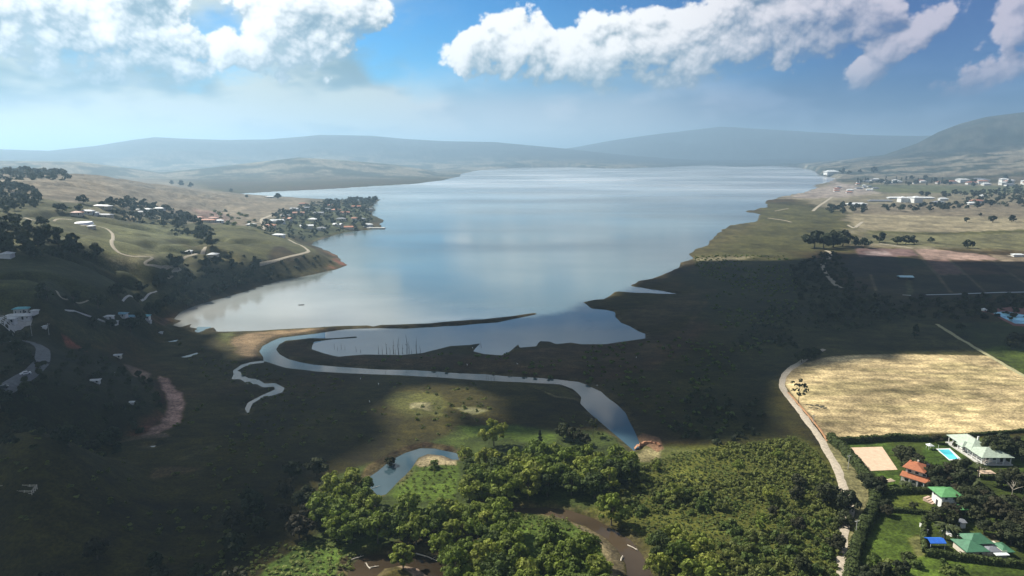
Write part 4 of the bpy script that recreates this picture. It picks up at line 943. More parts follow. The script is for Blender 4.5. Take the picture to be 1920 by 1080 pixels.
# ---- hedges: leafy skin over a dark core, following the ground
def hedge(pxs, width, height, label, dens=9, world=None):
    W_ = hit(np.array([p[0] for p in pxs], float), np.array([p[1] for p in pxs], float))[:, :2] if world is None else world
    seg = np.linalg.norm(np.diff(W_, axis=0), axis=1); L_ = np.concatenate([[0], np.cumsum(seg)]); n = int(L_[-1]/1.5)+2
    s = np.linspace(0, L_[-1], n); c = np.stack([np.interp(s, L_, W_[:, 0]), np.interp(s, L_, W_[:, 1])], -1)
    t_ = np.gradient(c, axis=0); t_ /= np.linalg.norm(t_, axis=1, keepdims=True); nn = np.stack([-t_[:, 1], t_[:, 0]], -1)
    root = empty('hedge', (c[0, 0], c[0, 1], float(ground(*c[0])))); tag(root, label, 'hedge', None); o0 = np.array(root.location)
    w_ = width/2*(.8+.35*rng.random(n)); h_ = height*(.85+.3*rng.random(n)); z = ground(c[:, 0], c[:, 1]); V = []
    for i in range(n):
        for sx, sz in ((-.85, -.3), (-.8, .8), (0, .92), (.8, .8), (.85, -.3)): V.append([c[i, 0]+nn[i, 0]*w_[i]*sx, c[i, 1]+nn[i, 1]*w_[i]*sx, z[i]+h_[i]*sz])
    F_ = [[i*5+j, i*5+j+1, i*5+5+j+1, i*5+5+j] for i in range(n-1) for j in range(4)]
    mesh_obj('core', np.array(V)-o0, np.array(F_), LM_hedge, root)
    N = int(L_[-1]*dens*(width+height)); u = rng.random(N)*(n-1.001); i = u.astype(int); f = (u-i)[:, None]
    a = rng.random(N)*math.pi; cc_ = c[i]*(1-f)+c[i+1]*f; nn_ = nn[i]; r1 = w_[i]*(.85+.3*rng.random(N)); hh = h_[i]
    px_ = np.cos(a); pz = np.clip(np.sin(a)*1.25, 0, 1)
    P = np.stack([cc_[:, 0]+nn_[:, 0]*r1*px_, cc_[:, 1]+nn_[:, 1]*r1*px_, z[i]+hh*pz], -1)-o0
    nr = np.stack([nn_[:, 0]*px_, nn_[:, 1]*px_, np.sin(a)], -1)+rng.normal(size=(N, 3))*.4
    V, F_ = quads(P, nr, .24, rng); ob = mesh_obj('foliage', V, F_, LM_hedge, root); set_tint(ob.data, np.repeat(rng.random(N), 4)); return root
hedge([(1556,824),(1580,844),(1601,868),(1622,894),(1638,914),(1642,940),(1634,964),(1618,994),(1606,1026),(1598,1058),(1594,1110)], 4.2, 3.2, 'long clipped hedge curving beside the ribbed verge')
hedge([(1570,831),(1620,829),(1680,824),(1740,827)], 2.4, 2.6, 'scruffy hedge between the tan field and the sand court')
hedge([(1740,827),(1800,820),(1860,814),(1940,808)], 1.6, 1.4, 'low hedge along the near edge of the tan field, right part')
hedge([(1655,926),(1700,924),(1790,924)], 2.2, 2.2, 'clipped hedge between the orange-roofed house and the middle lawn')
hedge([(1650,958),(1700,961),(1748,966)], 1.5, 1.6, 'low clipped hedge between the middle and the big lawn')
hedge([(1733,974),(1731,1000),(1733,1036)], 1.8, 2.0, 'left side of the box hedge round the blue canopy garden')
hedge([(1733,1040),(1800,1050),(1870,1058),(1918,1064)], 2.4, 2.2, 'near side of the box hedge below the dark green roof')
hedge([(1735,972),(1790,976),(1845,980)], 1.6, 2.0, 'far side of the box hedge behind the date palm')
hedge([(1786,838),(1840,840)], 1.6, 2.0, 'short dark hedge behind the white villa')
hedge([(1838,898),(1870,900),(1915,905)], 1.6, 1.8, 'hedge in front of the white villa lawn')

# ---- palms
def palm(px, py, H, nf, L_, label):
    h = hit(float(px), float(py)); root = empty('palm_tree', tuple(map(float, h)), rng.random()*6); tag(root, label, 'palm tree')
    V, F_ = tube([(0, 0, -.3), (.1, 0, H*.5), (.25, .1, H)], [.32, .24, .22], 7); mesh_obj('trunk', V, F_, BARK, root)
    for i in range(nf):
        a = 6.283*i/nf+rng.random()*.3; el = rng.uniform(-.2, 1.1); V = []; F_ = []
        for j in range(7):
            t_ = j/6; r = L_*t_*math.cos(el*(1-t_*.4)); z = H+L_*(t_*math.sin(el)-t_*t_*.75); wd = .42*math.sin(math.pi*min(.98, t_*.85+.12))+.05
            for s, dz in ((-1, -.18), (0, 0), (1, -.18)): V.append((r*math.cos(a)-s*wd*math.sin(a), r*math.sin(a)+s*wd*math.cos(a), z+dz))
        for j in range(6):
            for k_ in (0, 1): F_.append([j*3+k_, j*3+k_+1, j*3+4+k_, j*3+3+k_])
        ob = mesh_obj('frond', np.array(V), np.array(F_), LM_palm, root); set_tint(ob.data, np.full(len(V), .35+.4*rng.random()))
    return root
palm(1771, 1012, 5.0, 22, 4.2, 'big date palm with arching fronds beside the blue canopy')
palm(1787, 1006, 3.0, 16, 3.0, 'smaller date palm right of the big one')
palm(1833, 905, 8.0, 12, 2.2, 'tall thin palm standing before the white villa')
palm(1692, 918, 3.2, 12, 1.8, 'small palm below the orange-roofed house, left one')
palm(1701, 920, 3.4, 12, 1.8, 'small palm below the orange-roofed house, right one')
palm(1829, 928, 6.0, 14, 2.4, 'palm in the dark planting beside the sandy drive')

# ---- bare trees, dead stems in the water, driftwood
def bare(name, px, py, H, label, mat, spread=.5, nb=6, cat='dead tree', z=None, group=None):
    h = hit(float(px), float(py)); zz = float(h[2]) if z is None else z
    root = empty(name, (float(h[0]), float(h[1]), zz), rng.random()*6); tag(root, label, cat, group)
    V, F_ = tube([(0, 0, -.5), (.08*H*rng.normal()*.3, 0, H*.5), (.05*H*rng.normal(), 0, H)], [.035*H*.5+.04, .025*H*.5+.03, .02], 5); mesh_obj('trunk', V, F_, mat, root)
    for i in range(nb):
        a = rng.random()*6.28; z0 = H*rng.uniform(.3, .8); L_ = H*spread*rng.uniform(.4, .8)
        V, F_ = tube([(0, 0, z0), (L_*.5*math.cos(a), L_*.5*math.sin(a), z0+L_*.5), (L_*math.cos(a+.3), L_*math.sin(a+.3), z0+L_*.8)], [.012*H+.02, .008*H+.015, .015], 4); mesh_obj('branch', V, F_, mat, root)
    return root
for i, (a, b_, H) in enumerate([(710,664,6),(717,665,5),(725,664,8),(731,665,5),(738,664,9),(741,666,5),(748,665,11),(755,664,7),(763,663,12),(767,664,8),(781,663,10),(788,662,5),(772,665,5),(627,655,4),(633,658,3.5),(640,655,4.5),(647,657,3.5),(668,660,4),(676,662,3),(903,652,3),(901,648,3)]):
    lab = {8: 'tallest bare drowned trunk standing in the lagoon', 10: 'rightmost tall bare drowned trunk in the lagoon', 6: 'second tallest bare drowned trunk in the lagoon'}.get(i, 'thin bare drowned trunk standing in the lagoon water')
    bare('drowned_tree', a, b_, H*1.15, lab, BARK, .12, 1, z=-.3, group=None if i in (6, 8, 10) else 'thin drowned trunks in the lagoon')
for a, b_ in [(723,700),(820,704),(912,708),(916,708),(921,709),(927,710)]: bare('snag', a, b_, 3.2, 'thin dead stem standing in the blue river channel', BARK, .1, 1, z=-.3, group='dead stems in the river channel')
bare('bare_tree', 1838, 892, 7.5, 'bare grey-branched tree in front of the white villa', PALE, .55, 14, 'bare tree')
bare('bare_tree', 1897, 930, 6.5, 'bare tree with pale forked branches in the shaded gardens', PALE, .8, 8, 'bare tree')
bare('bare_tree', 1782, 922, 3.5, 'low bare tree with bleached twigs right of the orange-roofed house', PALE, .7, 9, 'bare tree')
def log(px, py, L_, ang, label, r=.22, z=None, up=0.15):
    h = hit(float(px), float(py)); root = empty('driftwood_log', (float(h[0]), float(h[1]), max(float(h[2]), 0)+.1), ang); tag(root, label, 'log')
    V, F_ = tube([(-L_/2, 0, 0), (0, .15*L_*.3, up), (L_/2, 0, up*2)], [r, r*.8, r*.3], 6); mesh_obj('trunk', V, F_, PALE, root)
    for k_ in range(3):
        x0_ = L_*rng.uniform(-.1, .4); V, F_ = tube([(x0_, 0, up), (x0_+L_*.12, L_*.12*(1 if k_ % 2 else -1), up+L_*.08)], [r*.45, r*.12], 4); mesh_obj('branch', V, F_, PALE, root)
    return root
log(1186, 1028, 4.5, -.9, 'bleached forked log lying in the brown river')
log(1166, 1048, 3.0, 1.2, 'short bleached log on the sandy river edge', .3)
log(668, 1048, 5, .5, 'tangled white driftwood at the left end of the brown backwater')
log(690, 1062, 3.5, 2.2, 'second white driftwood piece on the dark bank of the backwater')
log(702, 1064, 3.0, .2, 'third white driftwood piece on the dark bank of the backwater', .2)
log(800, 1046, 9, -.55, 'long curved bleached trunk across the brown backwater', .25)
log(705, 914, 3.5, .6, 'thin dark branch drifting in the horseshoe pond', .1)
log(1158, 960, 4, -.4, 'pale log at the foot of the lone willow on the river bend', .15)
# ------------------------------------------------------------------ tracks, roads, channels
def ribbon(name, pxs, width, mat, lift=.10, kind='structure', smooth_n=3, jitter=.0, world=None):
    W_ = hit(np.array([p[0] for p in pxs], float), np.array([p[1] for p in pxs], float))[:, :2] if world is None else np.array(world, float)
    for _ in range(smooth_n):      # corner cutting
        a = W_[:-1]*.75+W_[1:]*.25; b_ = W_[:-1]*.25+W_[1:]*.75
        W_ = np.concatenate([W_[:1], np.stack([a, b_], 1).reshape(-1, 2), W_[-1:]])
    seg = np.linalg.norm(np.diff(W_, axis=0), axis=1); L_ = np.concatenate([[0], np.cumsum(seg)]); st_ = max(1.0, width*.5); n = int(L_[-1]/st_)+2
    s = np.linspace(0, L_[-1], n); c = np.stack([np.interp(s, L_, W_[:, 0]), np.interp(s, L_, W_[:, 1])], -1)
    t_ = np.gradient(c, axis=0); t_ /= np.linalg.norm(t_, axis=1, keepdims=True)+1e-9; nn = np.stack([-t_[:, 1], t_[:, 0]], -1)
    V = []; jl = (fbm(s, s*0, 6, 3, .6, 77)-.5)*2*jitter; jr_ = (fbm(s, s*0, 6, 3, .6, 78)-.5)*2*jitter
    K_ = 4
    for k_ in range(K_+1):
        f = -1+2*k_/K_; wj = width/2*(f+(jl if f < 0 else jr_)*abs(f)); p = c+nn*np.broadcast_to(np.asarray(wj).reshape(-1, 1), (n, 1)); rr2 = np.hypot(p[:, 0], p[:, 1])
        V.append(np.stack([p[:, 0], p[:, 1], np.maximum(ground(p[:, 0], p[:, 1]), .02)+lift*(1+rr2/500)*(1 if 0 < k_ < K_ else .3)], -1))
    V = np.stack(V, 1).reshape(-1, 3); F_ = np.array([[i*(K_+1)+j, i*(K_+1)+j+1, (i+1)*(K_+1)+j+1, (i+1)*(K_+1)+j] for i in range(n-1) for j in range(K_)])[:, ::-1]
    o = mesh_obj(name, V, F_, mat, smooth=True); return tag(o, kind=kind)
def grit(name, col, sc_=1.2, var=.4): return simple_mat(name, col, .95, var, sc_, bump=.5)
M_LANE = grit('pale_gravel', (.34, .29, .22)); M_TRACK = grit('dry_track', (.27, .235, .175)); M_TAR = grit('worn_asphalt', (.11, .115, .125), .6)
M_WHITE = simple_mat('white_paint', (.62, .62, .60), .6, .1, 1.0); M_CONC = simple_mat('concrete', (.42, .41, .38), .85, .2, .8)
LANE = [(1512,672),(1500,681),(1485,689),(1472,700),(1464,718),(1472,738),(1486,754),(1504,776),(1519,797),(1531,812),(1546,836),(1560,862),(1572,884),(1579,905),(1586,930),(1593,952),(1589,972),(1582,992),(1580,1012),(1579,1035),(1580,1060),(1574,1110)]
ribbon('dirt_lane', LANE, 3.4, M_LANE, jitter=.35)
ribbon('dirt_lane', [(1512,672),(1530,662),(1545,655)], 3.0, M_LANE, jitter=.3)
ribbon('lane_shoulder', [(1478,736),(1498,758),(1520,784),(1540,808),(1552,828)], 1.2, grit('red_earth', (.28, .15, .07)), lift=.16, jitter=.4)
ribbon('path', [(1757,608),(1800,636),(1856,668),(1922,706),(1990,745)], 3.0, grit('cut_grass_edge', (.27, .25, .13)), jitter=.5)
ribbon('ditch', [(1548,470),(1556,472),(1559,478),(1552,486),(1544,494),(1540,497),(1547,506),(1545,512),(1556,521),(1564,531),(1570,537),(1579,540)], 5.0, M_TRACK, jitter=.5, smooth_n=2)
ribbon('farm_track', [(1650,457),(1680,461),(1713,466)], 5, M_TRACK)
ribbon('farm_track', [(1590,422),(1601,428)], 5, M_TRACK); ribbon('farm_track', [(1603,427),(1612,420),(1617,416)], 6, M_TRACK)
ribbon('farm_track', [(1888,479),(1905,479),(1990,486)], 8, M_TRACK)
ribbon('canal', [(1736,553),(1790,552),(1850,549),(1990,546)], 2.6, simple_mat('canal_water', (.28, .32, .33), .3, .1, .1))
ribbon('canal', [(1692,553),(1708,554)], 2.4, simple_mat('canal_lip', (.28, .30, .28), .5, .1, .1))
ribbon('shore_road', [(1524,396),(1534,387),(1548,378),(1561,369)], 7, M_TRACK)
ribbon('shore_track', [(1440,409),(1470,413),(1485,417)], 4, M_TRACK); ribbon('shore_track', [(1452,396),(1478,391)], 4, M_TRACK)
ribbon('hill_track', [(150,423),(185,424),(205,431),(213,440),(208,455),(213,466),(225,475)], 3, M_TRACK)
ribbon('hill_track', [(225,475),(245,481),(266,481),(284,481),(287,485),(270,493),(276,499),(330,502),(341,503),(326,512),(313,521)], 2.6, M_TRACK)
ribbon('hill_track', [(340,487),(370,478),(385,463)], 3.5, M_TRACK)
ribbon('hill_track', [(30,407),(60,416),(100,412),(135,412)], 3, M_TRACK)
ribbon('hill_track', [(105,545),(110,558),(130,563),(165,563)], 1.4, M_TRACK)
ribbon('lakeside_road', [(230,565),(255,559),(275,550),(294,546)], 1.3, M_CONC)
ribbon('lakeside_road', [(470,500),(500,492),(540,482),(572,475),(581,471),(566,461),(541,449)], 4.0, M_TRACK, smooth_n=1)
ribbon('lakeside_road', [(492,430),(497,424),(487,412),(503,406),(515,402)], 6, M_TRACK)
ribbon('paved_road', [(-90,790),(-40,762),(0,738),(35,714),(60,699),(76,684),(82,666),(80,652),(66,644)], 6.2, M_TAR, jitter=.1)
ribbon('paved_road', [(66,644),(50,640),(20,640)], 5.5, M_TAR)
ribbon('yard', [(8,612),(30,602),(60,603)], 7, M_CONC)

# ------------------------------------------------------------------ building kit (metres, local axes, z up)
def bx(x0, x1, y0, y1, z0, z1):
    V = np.array([(x, y, z) for z in (z0, z1) for x, y in ((x0, y0), (x1, y0), (x1, y1), (x0, y1))], float)
    return V, [[0, 3, 2, 1], [4, 5, 6, 7], [0, 1, 5, 4], [1, 2, 6, 5], [2, 3, 7, 6], [3, 0, 4, 7]]
def multi(bs):
    Vs, Fs, o = [], [], 0
    for V, F_ in bs: Vs.append(V); Fs += [[i+o for i in f] for f in F_]; o += len(V)
    return np.concatenate(Vs), Fs
def hip(x0, x1, y0, y1, z, h, over=.6, gable=False, th_=.16):
    x0 -= over; x1 += over; y0 -= over; y1 += over
    if x1-x0 >= y1-y0:
        i = 0 if gable else (y1-y0)/2; r = [(x0+i, (y0+y1)/2, z+h), (x1-i, (y0+y1)/2, z+h)]
        top = [[0, 1, 5, 4], [1, 2, 5], [2, 3, 4, 5], [3, 0, 4]]
    else:
        i = 0 if gable else (x1-x0)/2; r = [((x0+x1)/2, y0+i, z+h), ((x0+x1)/2, y1-i, z+h)]
        top = [[0, 1, 4], [1, 2, 5, 4], [2, 3, 5], [3, 0, 4, 5]]
    E_ = [(x0, y0, z), (x1, y0, z), (x1, y1, z), (x0, y1, z)]
    V = np.array(E_+r, float); V2 = V.copy(); V2[:, 2] -= th_
    F_ = top+[[a+6 for a in f[::-1]] for f in top]+[[0, 6, 7, 1], [1, 7, 8, 2], [2, 8, 9, 3], [3, 9, 6, 0]]
    return np.concatenate([V, V2]), F_
def P_(root, name, geo, mat, label=None):
    o = mesh_obj(name, geo[0], geo[1], mat, root)
    if label: o['label'] = label
    return o
M_DARK = simple_mat('dark_interior', (.02, .02, .022), .4, .1, 1); M_GLASS = simple_mat('window_glass', (.03, .04, .05), .15, .1, 1)
M_CREAM = simple_mat('cream_wall', (.52, .47, .38), .8, .12, .8); M_TERR = simple_mat('terracotta', (.50, .13, .035), .8, .3, 1.6)
def roof_mat(name, col, sc_=.9):
    m, t, b, o = new_mat(name); c = t.n('ShaderNodeTexCoord').outputs['Object']
    wv_ = t.n('ShaderNodeTexWave'); t.put(wv_.inputs[0], c); wv_.inputs['Scale'].default_value = 1.6; wv_.inputs['Distortion'].default_value = .3
    n = t.noise(c, sc_, 5, .6)
    t.put(b.inputs['Base Color'], t.v('SCALE', col, t.m('MULTIPLY', t.rng(wv_.outputs[0], 0, 1, .85, 1.08, False), t.rng(n, .3, .7, .78, 1.18, False)))); b.inputs['Roughness'].default_value = .55
    bm = t.n('ShaderNodeBump'); bm.inputs['Distance'].default_value = .05; bm.inputs['Strength'].default_value = .6; t.put(bm.inputs['Height'], wv_.outputs[0]); t.put(b.inputs['Normal'], bm.outputs[0]); return m
R_PALE = roof_mat('pale_green_roof', (.34, .40, .32)); R_LIME = roof_mat('bright_green_roof', (.085, .25, .085)); R_FIR = roof_mat('dark_green_roof', (.045, .145, .075))
R_BLUE = roof_mat('blue_canvas', (.015, .12, .52)); R_GREY = roof_mat('grey_roof', (.16, .17, .19)); R_WHITE = roof_mat('white_sheet_roof', (.60, .62, .62)); R_TEAL = roof_mat('teal_sheet_roof', (.10, .38, .45)); R_RUST = roof_mat('rusty_roof', (.30, .12, .07)); R_TERR = roof_mat('orange_tile_roof', (.33, .11, .045))
def place(name, px, py, rz, label, cat='house', group=None, sink=.0, xy=None):
    h = hit(float(px), float(py)) if xy is None else np.array([xy[0], xy[1], float(ground(*xy))])
    o = empty(name, (float(h[0]), float(h[1]), float(h[2])-sink), rz); return tag(o, label, cat, group)
def window(root, x, y, z, w_, h_, axis, nm='window'):
    """framed window standing 3 cm proud of the wall; axis = outward direction"""
    d = .05
    if axis in 'Xx': s = 1 if axis == 'X' else -1; a = bx(min(x, x+s*d), max(x, x+s*d), y-w_/2, y+w_/2, z, z+h_); p = bx(min(x+s*d, x+s*(d+.02)), max(x+s*d, x+s*(d+.02)), y-w_/2+.12, y+w_/2-.12, z+.12, z+h_-.12)
    else: s = 1 if axis == 'Y' else -1; a = bx(x-w_/2, x+w_/2, min(y, y+s*d), max(y, y+s*d), z, z+h_); p = bx(x-w_/2+.12, x+w_/2-.12, min(y+s*d, y+s*(d+.02)), max(y+s*d, y+s*(d+.02)), z+.12, z+h_-.12)
    f = P_(root, nm, a, M_WHITE); g_ = mesh_obj('pane', p[0], p[1], M_GLASS, f); return f

# ---- the white villa with the pale green hipped roofs
v = place('white_villa', 1840, 872, 0.0, 'white single-storey villa with pale green hipped roofs and columned veranda', 'villa')
P_(v, 'plinth', bx(-.8, 13.0, -.5, 23, -.4, .35), M_CONC)
P_(v, 'wall', multi([bx(2.2, 11.6, 2.2, 9.4, .35, 3.5), bx(1.6, 8.4, 9.4, 22, .35, 3.5)]), M_WHITE)
P_(v, 'roof', hip(0, 12.4, 0, 9.6, 3.62, 2.3, .7), R_PALE); P_(v, 'roof', hip(0, 9.2, 7.2, 22.4, 3.66, 2.7, .7), R_PALE); P_(v, 'roof', hip(-1.6, 3.0, 10.5, 14.5, 3.5, 1.6, .3), R_PALE)
P_(v, 'roof_cap', hip(9.4, 12.0, 8.8, 11.4, 3.7, 1.1, .3), R_PALE)
for i in range(5): P_(v, 'column', bx(.1+i*3.0, .38+i*3.0, .1, .38, .35, 3.5), M_WHITE)
for y in (3.2, 6.2, 9.2, 12.4, 15.6, 18.8, 22): P_(v, 'column', bx(.1 if y < 10 else .0, .38 if y < 10 else .28, y, y+.28, .35, 3.5), M_WHITE)
P_(v, 'railing', multi([bx(.38, 12.1, .16, .24, 1.15, 1.32)]+[bx(.38+j*.6, .44+j*.6, .17, .23, .35, 1.15) for j in range(20)]), M_WHITE)
P_(v, 'railing', multi([bx(.16, .24, .38, 9.2, 1.15, 1.32)]+[bx(.17, .23, .5+j*.6, .56+j*.6, .35, 1.15) for j in range(15)]), M_WHITE)
P_(v, 'beam', multi([bx(.1, 12.4, .12, .32, 3.2, 3.5), bx(.1, .3, .34, 22, 3.2, 3.5)]), M_WHITE)
for i in range(3): window(v, 3.8+i*3, 2.2, 1.2, 1.6, 1.5, 'y')
for y in (4, 7): window(v, 2.2, y, 1.2, 1.4, 1.5, 'x')
for y in (11, 16.5, 20): window(v, 1.6, y, 1.2, 1.4, 1.5, 'x')
P_(v, 'door', bx(1.52, 1.6, 13.3, 14.5, .36, 2.6), M_DARK); P_(v, 'door', bx(9.3, 10.4, 2.1, 2.2, .36, 2.6), M_DARK)
# ---- orange-roofed house
a_ = hit(1690., 903.); b2 = hit(1733., 917.); ro = math.atan2(b2[1]-a_[1], b2[0]-a_[0])
v = place('orange_roofed_house', 1690, 903, ro, 'cream two-storey house with stepped orange tiled roofs', 'house')
Lh = float(np.hypot(*(b2-a_)[:2]))
P_(v, 'wall', multi([bx(0, Lh, 0, 8.5, -.4, 3.0), bx(.6, Lh-1.8, 1.8, 8.5, 3.2, 6.0)]), M_CREAM)
P_(v, 'upper_roof', hip(.3, Lh-1.5, 1.4, 8.9, 6.05, 1.7, .8), R_TERR)
P_(v, 'lower_roof', multi([([(-.6, -1.0, 2.9), (Lh+.8, -1.0, 2.9), (Lh+.8, 1.8, 4.0), (-.6, 1.8, 4.0), (-.6, -1.0, 2.75), (Lh+.8, -1.0, 2.75), (Lh+.8, 1.8, 3.85), (-.6, 1.8, 3.85)], [[0, 1, 2, 3], [7, 6, 5, 4], [0, 4, 5, 1], [1, 5, 6, 2], [3, 7, 4, 0]])]), R_TERR)
P_(v, 'side_roof', hip(Lh-1.4, Lh+2.6, .5, 7.5, 3.1, 1.1, .5), R_TERR)
for x in (2, 4.6, 7.2): window(v, x, 1.8, 4.15, 1.5, 1.2, 'y')
for x in (1.8, 4.4, 7.0): window(v, x, 0, .9, 1.5, 1.3, 'y')
for y in (3, 6): window(v, 0, y, .9, 1.2, 1.2, 'x'); window(v, .6, y, 4.2, 1.2, 1.2, 'x')
for x in (0, 2.8, 5.6, Lh-.3): P_(v, 'porch_post', bx(x, x+.25, -.85, -.6, -.3, 2.8), M_WHITE)
P_(v, 'door', bx(Lh-2.2, Lh-1.2, -.08, 0, 0, 2.2), M_DARK)
# ---- bright green roof
v = place('green_roofed_house', 1764, 953, 0.03, 'small white house with a bright lime green hipped roof and awning', 'house')
P_(v, 'wall', bx(0, 6.4, 0, 5.6, -.4, 5.0), M_WHITE); P_(v, 'roof', hip(-.3, 6.7, -.3, 6, 5.05, 1.3, .9), R_LIME)
P_(v, 'awning', hip(3.0, 9.4, -4.6, -.4, 1.9, .9, .2, True), R_LIME)
for x in (3.1, 6.2, 9.1): P_(v, 'post', bx(x, x+.18, -4.5, -4.32, -.3, 1.8), M_WHITE)
P_(v, 'balcony', multi([bx(.2, 6.2, -1.2, 0, 2.6, 2.75), bx(.2, 6.2, -1.2, -1.12, 3.4, 3.5)]), M_WHITE)
for x in (1.5, 4.6): window(v, x, 0, 3.3, 1.3, 1.3, 'y'); window(v, x, 0, .6, 1.3, 1.5, 'y')
P_(v, 'door', bx(-.08, 0, 2, 3, 0, 2.1), M_DARK); window(v, 0, 4.3, 3.2, 1, 1.1, 'x')
v = place('stone_terrace', 1748, 946, .5, 'pinkish stone steps and terrace left of the lime green house', 'terrace')
for i in range(4): P_(v, 'step', bx(0, 3.2, i*.9, i*.9+.88, -.3, .25+i*.3), simple_mat('pink_stone', (.45, .32, .25), .9, .2, 2))
# ---- dark green roofs at the bottom
v = place('dark_green_roofed_house', 1812, 1047, .05, 'low house with overlapping dark green roofs inside the box hedge', 'house')
P_(v, 'wall', multi([bx(0, 6.5, 0, 6.5, -.4, 2.6), bx(6.5, 13, -.5, 5.5, -.4, 2.5)]), M_CREAM)
P_(v, 'roof', hip(0, 6.5, 0, 6.5, 2.65, 1.7, .7), R_FIR); P_(v, 'roof', hip(3.2, 10.5, 3.0, 8.5, 3.4, 1.8, .5), R_FIR); P_(v, 'roof', hip(11.2, 15.2, -.6, 4.6, 2.3, .9, .3), R_FIR)
P_(v, 'roof_dark', hip(6.6, 11, -.5, 3, 2.5, .6, .2), R_GREY); P_(v, 'roof_white', bx(8.0, 12.4, -2.4, -.5, 2.1, 2.3), R_WHITE)
for x in (1.5, 4.5): window(v, x, 0, .9, 1.2, 1.2, 'y')
P_(v, 'door', bx(8.4, 9.4, -.58, -.5, 0, 2.1), M_DARK)
v = place('blue_canopy', 1744, 1030, .0, 'small pavilion with a vivid blue canvas roof', 'pavilion')
P_(v, 'canvas', hip(0, 4.8, 0, 3.2, 2.3, .8, .25, True), R_BLUE)
for x, y in ((0, 0), (4.7, 0), (0, 3.1), (4.7, 3.1)): P_(v, 'post', bx(x, x+.12, y, y+.12, -.3, 2.25), M_WHITE)
v = place('grey_roofed_outbuilding', 1787, 992, .1, 'outbuilding with a plain grey roof behind the date palm', 'outbuilding')
P_(v, 'wall', bx(0, 4.6, 0, 2.6, -.3, 2.2), M_WHITE); P_(v, 'roof', hip(0, 4.6, 0, 2.6, 2.2, .5, .3, True), R_GREY); P_(v, 'door', bx(1.5, 2.4, -.06, 0, 0, 2), M_DARK)
v = place('terrace', 1777, 1004, .1, 'white paved terrace right of the date palm', 'terrace'); P_(v, 'slab', bx(0, 3.6, 0, 3.2, -.2, .18), M_WHITE); P_(v, 'step', bx(.5, 3.4, -.8, -.02, -.2, .09), M_WHITE)
v = place('white_fountain_wall', 1738, 1000, .0, 'white curved garden wall beside the box hedge', 'wall'); P_(v, 'panel', bx(0, .3, 0, 4.5, -.2, 1.2), M_WHITE); P_(v, 'coping', bx(-.1, .4, -.1, 4.6, 1.2, 1.3), M_CONC)
v = place('garden_hut', 1842, 897, .05, 'flat sandy-roofed shed among the dark trees', 'shed'); P_(v, 'wall', bx(0, 5, 0, 2.6, -.3, 1.9), M_CREAM); P_(v, 'roof', bx(-.3, 5.3, -.3, 2.9, 1.92, 2.1), simple_mat('sandy_roof', (.42, .31, .22), .9, .2, 1)); P_(v, 'door', bx(2, 3, -.06, 0, 0, 1.8), M_DARK)
v = place('gazebo', 1743, 842, .0, 'tiny white gazebo at the upper edge of the pool lawn', 'gazebo')
P_(v, 'roof', hip(-1.1, 1.1, -1.1, 1.1, 1.9, .8, .2), R_WHITE)
for x, y in ((-1, -1), (.9, -1), (-1, .9), (.9, .9)): P_(v, 'post', bx(x, x+.1, y, y+.1, -.2, 1.85), M_WHITE)
v = place('picnic_shelter', 1664, 912, .3, 'low sandy-coloured shelter beside the long hedge', 'shelter'); P_(v, 'roof', hip(0, 3.4, 0, 1.8, 1.9, .5, .2), simple_mat('thatch', (.45, .35, .24), .9, .2, 2))
for x, y in ((0, 0), (3.3, 0), (0, 1.7), (3.3, 1.7)): P_(v, 'post', bx(x, x+.1, y, y+.1, -.2, 1.85), BARK)
def ridge(v, x0, x1, y, z, mat, axis='x'):
    P_(v, 'ridge_cap', bx(x0, x1, y-.14, y+.14, z-.06, z+.1) if axis == 'x' else bx(y-.14, y+.14, x0, x1, z-.06, z+.1), mat)
for o_ in [q for q in COL.objects if q.name == 'white_villa']: ridge(o_, 5.6, 6.8, 4.8, 5.92, M_CONC); ridge(o_, 12.0, 17.6, 4.6, 6.36, M_CONC, 'y'); P_(o_, 'chimney', bx(6.5, 7.1, 13, 13.6, 4.4, 7.0), M_WHITE)
for o_ in [q for q in COL.objects if q.name == 'orange_roofed_house']: P_(o_, 'chimney', bx(3, 3.6, 6, 6.6, 6.2, 8.3), M_CREAM); P_(o_, 'water_tank', bx(6.2, 7.2, 6.4, 7.4, 6.4, 7.6), M_DARK)
# ---- sand court, swimming pools
def slab(name, pxs, thick, mat, label=None, cat=None, kind=None, lift=.12, parent=None):
    p = hit(np.array([q_[0] for q_ in pxs], float), np.array([q_[1] for q_ in pxs], float)); z = p[:, 2].max()+lift; n = len(p)
    # counter-clockwise
    A_ = sum(p[i, 0]*p[(i+1) % n, 1]-p[(i+1) % n, 0]*p[i, 1] for i in range(n)); p = p if A_ > 0 else p[::-1]
    o0 = np.array([p[:, 0].mean(), p[:, 1].mean(), z]) if parent is None else np.array(parent.location)
    V = np.concatenate([np.c_[p[:, :2], np.full(n, z)], np.c_[p[:, :2], np.full(n, z-thick)]])-o0
    F_ = [list(range(n)), list(range(2*n-1, n-1, -1))]+[[i, i+n, (i+1) % n+n, (i+1) % n] for i in range(n)]
    o = mesh_obj(name, V, F_, mat, parent)
    if parent is None: o.location = o0
    if label or cat or kind: tag(o, label, cat, None, kind)
    return o
slab('sand_court', [(1589,840),(1654,838),(1683,881),(1622,884)], .8, grit('court_sand', (.50, .36, .25), .5, .2), kind='structure', lift=.1)
v = empty('swimming_pool', tuple(map(float, hit(1778., 853.)))); tag(v, 'turquoise swimming pool with white coping on the villa lawn', 'swimming pool')
slab('coping', [(1755,842),(1781,842),(1803,862),(1780,863.5)], .5, M_WHITE, parent=v, lift=.12)
pm = water_mat('pool_water', (.10, .62, .72), .05, .15, 1.5, .2)
slab('water', [(1759,844),(1779,844),(1796,860.5),(1780,861.5)], .3, pm, parent=v, lift=.16)
